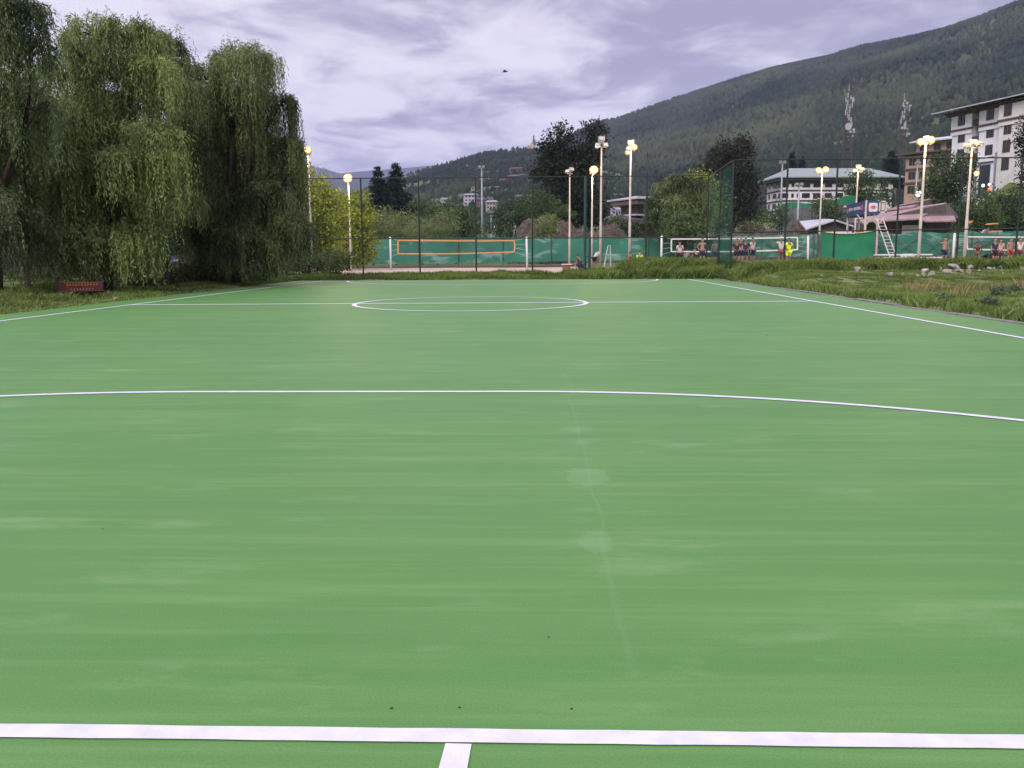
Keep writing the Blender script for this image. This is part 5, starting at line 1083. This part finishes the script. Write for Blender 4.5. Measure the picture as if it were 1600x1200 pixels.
# ------------------------------------------------------------------ grass (blades)
def grass(name, n, xr, yr, keep, hfun, m, wd=0.035, clump=0.35, lean=0.35):
    X = RNG.uniform(*xr, n); Y = RNG.uniform(*yr, n); k = keep(X, Y); X, Y = X[k], Y[k]
    c = fbm(X / clump * 0.35, Y / clump * 0.35, 3); k = RNG.random(len(X)) < np.clip((c - 0.25) * 2.6, 0.12, 1); X, Y, c = X[k], Y[k], c[k]
    k = np.ones(len(X), bool)
    for sx, sy, sw in STONES: k &= ~((np.abs(X - sx) < sw * .75 + .05) & (Y < sy + .25) & (Y > sy - 1.6))
    X, Y, c = X[k], Y[k], c[k]
    Z = hz(X, Y); Z = np.where(Z < -0.05, -0.02, Z); n = len(X); h = hfun(X, Y) * np.clip(0.05 + 1.75 * c, .2, 2) * RNG.uniform(0.6, 1.35, n); a = RNG.uniform(0, 6.283, n)
    w2 = wd * RNG.uniform(.7, 1.3, n) / 2; dx, dy = np.cos(a) * w2, np.sin(a) * w2; lx, ly = RNG.normal(0, lean, n) * h, RNG.normal(0, lean, n) * h
    V = np.stack([np.stack([X - dx, Y - dy, Z - .02], -1), np.stack([X + dx, Y + dy, Z - .02], -1), np.stack([X + lx * .4 + dx * .7, Y + ly * .4 + dy * .7, Z + h * .6], -1), np.stack([X + lx, Y + ly, Z + h], -1)], 1)
    o = link(name, mesh_np(name, V.reshape(-1, 3), np.arange(n * 4).reshape(n, 4), 4, attrs={'var': np.repeat(np.clip(-0.15 + c * 1.3 + RNG.normal(0, .16, n), 0, 1), 4)}), m); return tag(o, kind='stuff')
out_court = lambda X, Y: ~((X > CX0 - .05) & (X < CX1 + .02 + .24 * fbm(Y * 1.3, X * 0 + 3, 3)) & (Y < CY1 + .02))
grass('verge_grass', 120000, (-13, 10.5), (44.0, 50.5), out_court, lambda X, Y: .13 + .10 * ss(45, 49, Y) + .10 * ss(0, 4, X) + (.12 * ss(2.2, 6, X)), M_bladedark, .038)
grass('bank_grass', 230000, (8.6, 30), (32, 45.5), out_court, lambda X, Y: .05 + .30 * ss(38.6, 40.4, Y) - 0.08 * ss(42.5, 45, Y), M_bladedark, .036)
grass('field_grass', 150000, (8.75, 21), (10, 36), out_court, lambda X, Y: .06 + .10 * ss(10.5, 8.8, X - (0)) , M_blade, .032)
grass('edge_grass', 60000, (-17.5, -12.05), (14, 48), lambda X, Y: X < -12.1 + .25 * fbm(Y * .6, Y * 0, 2), lambda X, Y: .07 + .06 * ss(-12.4, -14.5, X), M_bladedark, .035)
grass('dry_grass', 2600, (11.0, 16.0), (22.5, 27.5), lambda X, Y: fbm(X * .8, Y * .8, 2) > .5, lambda X, Y: X * 0 + .30, M_dryblade, .02, lean=.2)
for i, (px, py, lab) in enumerate(((1560, 466, 'largest grey green weed near the kerb at the right'), (1545, 476, 'leafy weed closest to the kerb on the right'), (1585, 462, 'grey green weed at the right edge of the photo'), (1470, 470, 'small leafy weed by the kerb, left of the largest weed'))):
    q = GP(px, py, .1); t = thing('weed', lab, 'weed', (q.x, q.y, hz1(q.x, q.y)), 'weeds at the right edge of the court'); n = 420; r = (.24, .18, .20, .15)[i]
    d = RNG.normal(0, .5, (n, 3)) * np.array([r, r, r * .55]) + np.array([q.x, q.y, hz1(q.x, q.y) + r * .45]); leaf_mesh('leaves', d, RNG.normal(0, 1, (n, 3)) + np.array([0, 0, .6]), .085, .035, .4 + RNG.normal(0, .2, n), leafmat('weed_leaves', (0.055, .085, .04), (.19, .23, .13), 2), t)

# ------------------------------------------------------------------ painted bench and posts at the left edge
q = GP(122, 467); BX, BY = q.x, q.y + .2; g = hz1(BX, BY); s = mpp(BY)
M_redwood = mat('dark_red_painted_wood', (0.075, 0.015, 0.012), .6, .25, 5); M_ochre = mat('orange_ornament_paint', (0.33, 0.11, 0.025), .6, .2, 6)
Mx = Matrix.Translation((BX, BY, g)) @ Matrix.Rotation(R_(32), 4, 'Z'); t = thing('painted_bench', 'low dark red wooden bench with orange ornament along its back under the willows', 'bench', (BX, BY, g)); hw = .62
bk = MB(Mx).box((-hw, 0, .13), (hw, .05, .46)).build('backrest', M_redwood, t, bevel=.008)
b = MB(Mx)
for i in range(11):
    x = -.36 + i * .082; z = .375
    if i % 3 == 0: b.prism([(x - .028, -.001, z - .035), (x + .028, -.001, z - .035), (x, -.001, z + .04)], (0, 0, 0), (0, -.006, 0))
    elif i % 3 == 1: b.box((x - .03, -.007, z - .03), (x + .03, -.001, z - .012)).box((x - .03, -.007, z + .012), (x + .03, -.001, z + .03)).box((x - .03, -.007, z - .011), (x - .014, -.001, z + .011))
    else: b.prism([(x - .032, -.001, z), (x, -.001, z - .036), (x + .032, -.001, z), (x, -.001, z + .036)], (0, 0, 0), (0, -.006, 0))
b.box((-.45, -.005, .425), (.5, -.001, .437)); b.build('ornament', M_ochre, bk)
b = MB(Mx)
for i in range(8): x = -.26 + i * .085; b.box((x - .014, -.006, .225), (x + .014, -.001, .25))
b.build('ornament_dot', mat('pale_pink_paint', (.42, .24, .2), .6), bk)
MB(Mx).box((-hw - .02, -.36, .17), (hw + .02, -.01, .20)).build('seat', M_redwood, t, bevel=.006)
for x in (-hw, hw):
    MB(Mx).box((x - .05, -.34, -.05), (x + .05, .06, .168)).build('leg', M_redwood, t, bevel=.006)
    MB(Mx).box((x - .045, .055, -.05), (x + .045, .12, .56)).ball((x, .09, .60), .055).build('post', M_black, t)
def timber(label, D, pxb, pyb, pxt, pyt, r):
    a, c = DP(pxb, pyb, D), DP(pxt, pyt, D); a.z = hz1(a.x, D) - .1; solo(MB().tube([a, a.lerp(c, .5), c], [r, r * .95, r * .8], 7), 'timber_post', M_post, label, 'post', a, 'leaning timber posts under the willows')
timber('thick leaning brown timber post at the far left under the willows', 27.5, 47, 466, 40, 412, .075)
timber('thin leaning brown timber post rising from the shrubs', 40, 291, 425, 285, 342, .06)
timber('grey timber post in the shade behind the shrubs', 42, 254, 428, 251, 370, .05)
timber('short grey timber post between the parked cars', 44, 364, 425, 362, 400, .05)

# ------------------------------------------------------------------ parked cars
M_tyre = mat('tyre_rubber', (.012, .012, .012), .85); M_rim = mat('wheel_rim', (.35, .35, .37), .35, .1, 4, metal=.7); M_cglass = mat('car_glass', (.012, .014, .017), .08, .1, 1, spec=.6)
def car(label, D, px, rot, paint, van=False):
    c = DP(px, 400, D); g = hz1(c.x, D); t = thing('parked_car', label, 'car', (c.x, D, g), 'cars parked in the shade of the willows'); Mx = Matrix.Translation((c.x, D, g)) @ Matrix.Rotation(R_(rot), 4, 'Z')
    top = 1.75 if van else 1.45
    prof = [(-2.1, .35), (-2.15, .62), (-2.05, .92), (-1.2, .98), (1.75 if van else 1.55, 1.0), (2.12, .90), (2.15, .40), (1.9, .26), (-1.9, .26)]
    MB(Mx).prism([(x, -.84, z) for x, z in prof], (0, 0, 0), (0, 1.68, 0)).build('body', paint, t, bevel=.07)
    x0, x1, x2, x3 = (-1.25, -.55, 1.95, 2.05) if van else (-1.2, -.45, .95, 1.75)
    MB(Mx).add([(x0, -.78, .96), (x3, -.78, .96), (x3, .78, .96), (x0, .78, .96), (x1, -.62, top), (x2, -.62, top), (x2, .62, top), (x1, .62, top)], [(4, 5, 6, 7), (0, 1, 5, 4), (1, 2, 6, 5), (2, 3, 7, 6), (3, 0, 4, 7)]).build('cabin', paint, t, bevel=.05)
    for sgn in (-1, 1):
        def sp(x, z): f = (z - .96) / (top - .96); return (x, sgn * (.78 - .16 * f + .012), z)
        for a, c_ in ((.06, .46), (.52, .93)):
            lo = lambda f: x0 + (x3 - x0) * f; hi = lambda f: x1 + (x2 - x1) * f; z0_, z1_ = 1.03, top - .09; fz0, fz1 = (z0_ - .96) / (top - .96), (z1_ - .96) / (top - .96)
            P = [sp(lo(a) + (hi(a) - lo(a)) * fz0, z0_), sp(lo(c_) + (hi(c_) - lo(c_)) * fz0, z0_), sp(lo(c_) + (hi(c_) - lo(c_)) * fz1, z1_), sp(lo(a) + (hi(a) - lo(a)) * fz1, z1_)]; MB(Mx).prism(P, (0, 0, 0), (0, sgn * .012, 0)).build('side_window', M_cglass, t)
        for x in (-1.32, 1.30):
            wl = MB(Mx).cyl((x, sgn * .66, .31), (x, sgn * .87, .31), .31, .31, 18).build('wheel', M_tyre, t); MB(Mx).cyl((x, sgn * .86, .31), (x, sgn * .885, .31), .19, .17, 12).build('rim', M_rim, wl)
    for xa, xb, nm in ((x0, x1, 'windscreen'), (x3, x2, 'rear_window')):
        o_ = -.014 if xa < 0 else .014; f0, f1 = .12, .86; P = []
        for f, w_ in ((f0, .70), (f0, -.70), (f1, -.58), (f1, .58)): P.append((xa + (xb - xa) * f + o_, w_, .96 + (top - .96) * f + .01))
        MB(Mx).prism(P, (0, 0, 0), (o_, 0, 0)).build(nm, M_cglass, t)
    for y in (-.62, .62): MB(Mx).box((-2.13, y - .17, .62), (-2.02, y + .17, .78)).build('headlight', M_lampoff, t); MB(Mx).box((2.10, y - .16, .68), (2.17, y + .16, .84)).build('tail_light', mat('tail_light_plastic', (.35, .02, .02), .3), t)
    return t
P_silver = mat('silver_car_paint', (.42, .43, .47), .3, .05, 1, metal=.3); P_white = mat('white_car_paint', (.62, .62, .64), .3, .05, 1); P_blue = mat('blue_car_paint', (.022, .032, .075), .3, .05, 1); P_dark = mat('charcoal_car_paint', (.04, .042, .048), .3, .05, 1)
car('silver parked car between the trunks, nearest the tall fence', 56, 446, 8, P_silver)
car('white parked car half hidden behind the shrubs', 50, 345, -12, P_white)
car('white parked van seen through the gap above the painted bench', 42, 122, 78, P_white, True)
car('dark blue parked car behind the thin brown post', 47, 300, 75, P_blue)
car('charcoal parked car at the far left behind the thick post', 38, 8, 20, P_dark)

# ------------------------------------------------------------------ bird
q = DP(789, 112, 60); t = thing('bird', 'small dark bird gliding below the clouds', 'bird', q)
MB().tube([q + Vector((-.20, 0, -.03)), q + Vector((-.08, 0, 0)), q + Vector((.06, 0, .01)), q + Vector((.16, 0, .03)), q + Vector((.2, 0, .03))], [.012, .04, .045, .03, .008], 8).build('body', M_crumb, t, True)
for sgn in (-1, 1): MB().add([q + Vector(v) for v in ((.08, 0, .02), (-.05, 0, .02), (-.10, sgn * .20, .06), (.04, sgn * .22, .07), (-.04, sgn * .42, .03), (.08, 0, .0), (-.05, 0, .0), (-.10, sgn * .20, .045), (.04, sgn * .22, .055))], [(0, 1, 2, 3), (3, 2, 4), (5, 8, 7, 6), (8, 4, 7), (0, 3, 8, 5), (3, 4, 8), (1, 6, 7, 2), (2, 7, 4)]).build('wing', M_crumb, t)

# ------------------------------------------------------------------ people
def skin_obj(name, verts, edges, rads, m, parent, sub=1):
    me = bpy.data.meshes.new(name); me.from_pydata([tuple(v) for v in verts], edges, []); o = link(name, me, m, parent)
    sk = o.modifiers.new('skin', 'SKIN'); sk.use_smooth_shade = True
    for i, r in enumerate(rads): me.skin_vertices[0].data[i].radius = r if hasattr(r, '__len__') else (r, r); me.skin_vertices[0].data[i].use_root = (i == 0)
    if sub: u = o.modifiers.new('subdivision', 'SUBSURF'); u.levels = sub; u.render_levels = sub
    return o
def person(label, D, px, rot, skin, shirt, shorts, hair, pose='stand', hgt=1.70, sleeves=True, legs_bare=True, lift=0.0, shoes=None):
    c = DP(px, 405, D); g = hz1(c.x, D) + lift; root = thing('person', label, 'person', (c.x, D, g), 'players and onlookers by the volleyball nets'); root.rotation_euler = (0, 0, R_(rot)); k = hgt / 1.7
    if pose == 'crouch': pel, th, lean, sit = .36, 0, .35, True
    elif pose == 'sit': pel, th, lean, sit = .16, 0, .15, True
    elif pose == 'bend': pel, th, lean, sit = .84, 0, .75, False
    else: pel, th, lean, sit = .93, 0, .03, False
    cl, sl = math.cos(lean), math.sin(lean)
    T = lambda x, y, z: Vector((x, y * cl + z * sl, pel + z * cl - y * sl))       # torso frame, z measured up from the pelvis
    V = []; E = []; Rd = []
    def add(p, r, par=None):
        V.append(Vector(p) * k); Rd.append((r * k, r * k) if not hasattr(r, '__len__') else (r[0] * k, r[1] * k)); i = len(V) - 1
        if par is not None: E.append((par, i))
        return i
    p_ = add(T(0, 0, 0), (.15, .10)); sp = add(T(0, 0, .20), (.125, .09), p_); ch = add(T(0, .0, .40), (.15, .10), sp); nk = add(T(0, .01, .55), .055, ch)
    hb = add(T(0, .03, .63), (.070, .080), nk); hm = add(T(0, .035, .70), (.074, .092), hb); add(T(0, .025, .775), (.050, .060), hm); add(T(0, .125, .675), .014, hm)
    for sx in (-1, 1): add(T(sx * .085, .01, .685), .014, hm)
    arms = []
    for sx in (-1, 1):
        sh = add(T(sx * .17, 0, .47), .055, ch)
        if pose in ('crouch', 'sit'): el, wr = Vector((sx * .25, .20, pel + .28)), Vector((sx * .16, .40, pel + .18))
        elif pose == 'bend': el, wr = T(sx * .24, .10, .22), T(sx * .20, .16, -.02)
        elif pose == 'hips': el, wr = T(sx * .34, -.06, .24), T(sx * .19, .04, .06)
        elif pose == 'reach' and sx > 0: el, wr = T(.38, .10, .42), T(.56, .24, .52)
        else: el, wr = T(sx * .235, -.02, .21), T(sx * .25, .07, -.03)
        e_ = add(el, .040, sh); w_ = add(wr, .026, e_); d = (wr - el).normalized(); pm = add(wr + d * .07, (.036, .016), w_); side = d.cross(Vector((0, 1, 0))).normalized() if abs(d.y) < .9 else Vector((1, 0, 0))
        for q, ln in ((-.026, .062), (-.009, .075), (.009, .072), (.026, .055)):
            a = add(wr + d * .105 + side * q, .0085, pm); add(wr + d * (.105 + ln * .6) + side * q * 1.15 + Vector((0, .008, 0)), .007, a)
        a = add(wr + d * .055 - side * .04, .010, pm); add(wr + d * .09 - side * .055, .008, a); arms.append((sh, e_, w_))
    legs = []
    for sx in (-1, 1):
        if sit: hp, kn, an = Vector((sx * .10, .02, pel - .02)), Vector((sx * .20, .36, pel + .16 if pose == 'crouch' else .42)), Vector((sx * .18, .18 if pose == 'crouch' else .58, .08))
        else: hp, kn, an = Vector((sx * .095, 0, pel - .06)), Vector((sx * .11, .03 + (.05 if sx > 0 and pose == 'stride' else 0), .50 if pose != 'bend' else .48)), Vector((sx * .12, -.02 + (.16 if sx > 0 and pose == 'stride' else 0), .08))
        h = add(hp, .088, p_); kk = add(kn, .056, h); a = add(an, .038, kk); f = add(an + Vector((sx * .02, .15, -.045)), .032, a); legs.append((h, kk, a, f))
    skin_obj('body', V, E, Rd, skin, root, 1)
    def garment(nm, ids, grow, m, extra=()):
        mp_ = {i: j for j, i in enumerate(ids)}; vv = [V[i] for i in ids]; rr = [(Rd[i][0] + grow * k, Rd[i][1] + grow * k) for i in ids]; ee = [(mp_[a], mp_[b_]) for a, b_ in E if a in mp_ and b_ in mp_]
        for (i, j, f, r) in extra: vv.append(V[i].lerp(V[j], f)); rr.append((r * k, r * k)); ee.append((mp_[i], len(vv) - 1))
        return skin_obj(nm, vv, ee, rr, m, root, 1)
    if shirt: garment('shirt', [sp, p_, ch, arms[0][0], arms[1][0]] + ([arms[0][1], arms[1][1]] if sleeves == 'long' else []), .022, shirt, [(arms[0][0], arms[0][1], .7, .062), (arms[1][0], arms[1][1], .7, .062)] if sleeves is True else [])
    garment('trousers' if not legs_bare else 'shorts', [p_, legs[0][0], legs[1][0]] + ([] if legs_bare else [legs[0][1], legs[1][1]]), .03, shorts, [(legs[0][0], legs[0][1], .85, .095), (legs[1][0], legs[1][1], .85, .095)] if legs_bare else [(legs[0][1], legs[0][2], .95, .06), (legs[1][1], legs[1][2], .95, .06)])
    for l_ in legs: skin_obj('shoe', [V[l_[2]] + Vector((0, -.03, -.03)) * k, V[l_[3]] + Vector((0, .03, 0))], [(0, 1)], [(.045 * k, .045 * k), (.04 * k, .04 * k)], shoes or M_black, root, 1)
    hv = [T(0, -.01, .70) * k, T(0, .005, .775) * k, T(0, .03, .80) * k]; skin_obj('hat' if hair is M_white else 'hair', hv, [(0, 1), (1, 2)], [(.080 * k, .085 * k), (.082 * k, .095 * k), (.05 * k, .06 * k)], hair, root, 1)
    b = MB()
    for sx in (-1, 1): b.ball(T(sx * .032, .118, .712) * k + ORG[root.name], .010 * k, 6, 4)
    b.build('eyes', M_black, root); return root
K1 = mat('tanned_skin', (.24, .135, .095), .55, .06, 6); K2 = mat('light_brown_skin', (.31, .185, .13), .55, .06, 6); HB = mat('black_hair', (.012, .010, .010), .6)
C_ = lambda n, c: mat(n, c, .85, .12, 6)
cw, cg, cb, cn, cr, cy_, ck, cs = C_('white_cotton', (.46, .43, .42)), C_('grey_cotton', (.14, .15, .17)), C_('black_cotton', (.016, .016, .018)), C_('navy_cotton', (.022, .026, .055)), C_('red_cotton', (.34, .045, .03)), C_('neon_yellow_cloth', (.62, .80, .02)), C_('khaki_cotton', (.16, .12, .08)), C_('salmon_cotton', (.55, .30, .24))
YELLOW = cy_
person('person in a pale shirt leaning forward between two white poles', 64, 929, -60, K1, cw, cb, HB, 'bend', 1.72)
person('person crouching in a black and white striped top beside the thick gate post', 60, 908, 60, K1, mat('striped_cloth', (.03, .03, .035), .8, 0, 1.0), cb, HB, 'crouch')
person('person sitting in red beside the white pole with the single lit lamp', 62, 987, 70, K1, cr, ck, HB, 'sit', lift=.22)
person('person sitting in a neon yellow bib near the red one', 63, 999, -20, K2, YELLOW, cb, HB, 'sit', lift=.25)
person('person seen from behind in a white shirt and black shorts left of the group', 60, 1062, 8, K1, cw, cb, HB, 'stand', 1.70)
person('person crouching in dark clothes beside the white shirted one', 62, 1071, -40, K1, cg, cb, HB, 'crouch')
person('person crouching in black left of the bare chested one', 61, 1089, 30, K2, cb, cn, HB, 'crouch')
person('person with bare torso and dark shorts standing near the fence corner', 60, 1097, 175, K2, None, cn, HB, 'hips', 1.74)
person('person in a grey shirt behind the fence corner posts', 60, 1117, 10, K1, cg, cn, HB, 'stand', 1.68)
person('person in a black shirt with red print at the left of the close group', 58, 1151, 160, K1, cb, cb, HB, 'hips', 1.66)
person('person with salmon shirt at the back of the close group', 61, 1157, 200, K2, cs, cn, HB, 'stand', 1.74)
person('person in a navy shirt in the middle of the close group', 58, 1164, 175, K1, cn, cn, HB, 'hips', 1.70)
person('person in a white shirt at the right of the close group', 59, 1175, 215, K1, cw, cn, HB, 'stand', 1.74)
person('person in a white shirt and white cap beside the neon one', 58, 1220, 165, K1, cw, C_('brown_cotton', (.16, .07, .06)), M_white, 'reach', 1.76)
person('person standing in a neon yellow shirt near the right net post', 57, 1232, 20, K1, YELLOW, YELLOW, HB, 'hips', 1.66)
person('person with bare torso one arm raised left of the far right net post', 57, 1475, 185, K2, None, cn, HB, 'reach', 1.66)
person('person in a dark shirt bending under the far right net', 57, 1527, 150, K1, C_('brown_shirt', (.10, .06, .05)), ck, HB, 'bend', 1.62)
person('person in a navy shirt and black shorts under the far right net', 55, 1553, 190, K2, cn, cb, HB, 'stride', 1.60)
person('person in salmon clothes right of the navy one', 56, 1562, 170, K2, cs, C_('dark_red_cotton', (.12, .03, .03)), HB, 'stand', 1.56)
person('person in a faded red shirt behind the last fence post but one', 58, 1577, 200, K2, C_('faded_red_cotton', (.38, .2, .17)), cr, HB, 'stand', 1.62)
person('person in a cream shirt nearest the right edge of the photo', 55, 1592, 180, K2, C_('cream_cotton', (.66, .55, .50)), C_('maroon_cotton', (.14, .035, .035)), HB, 'stand', 1.60)
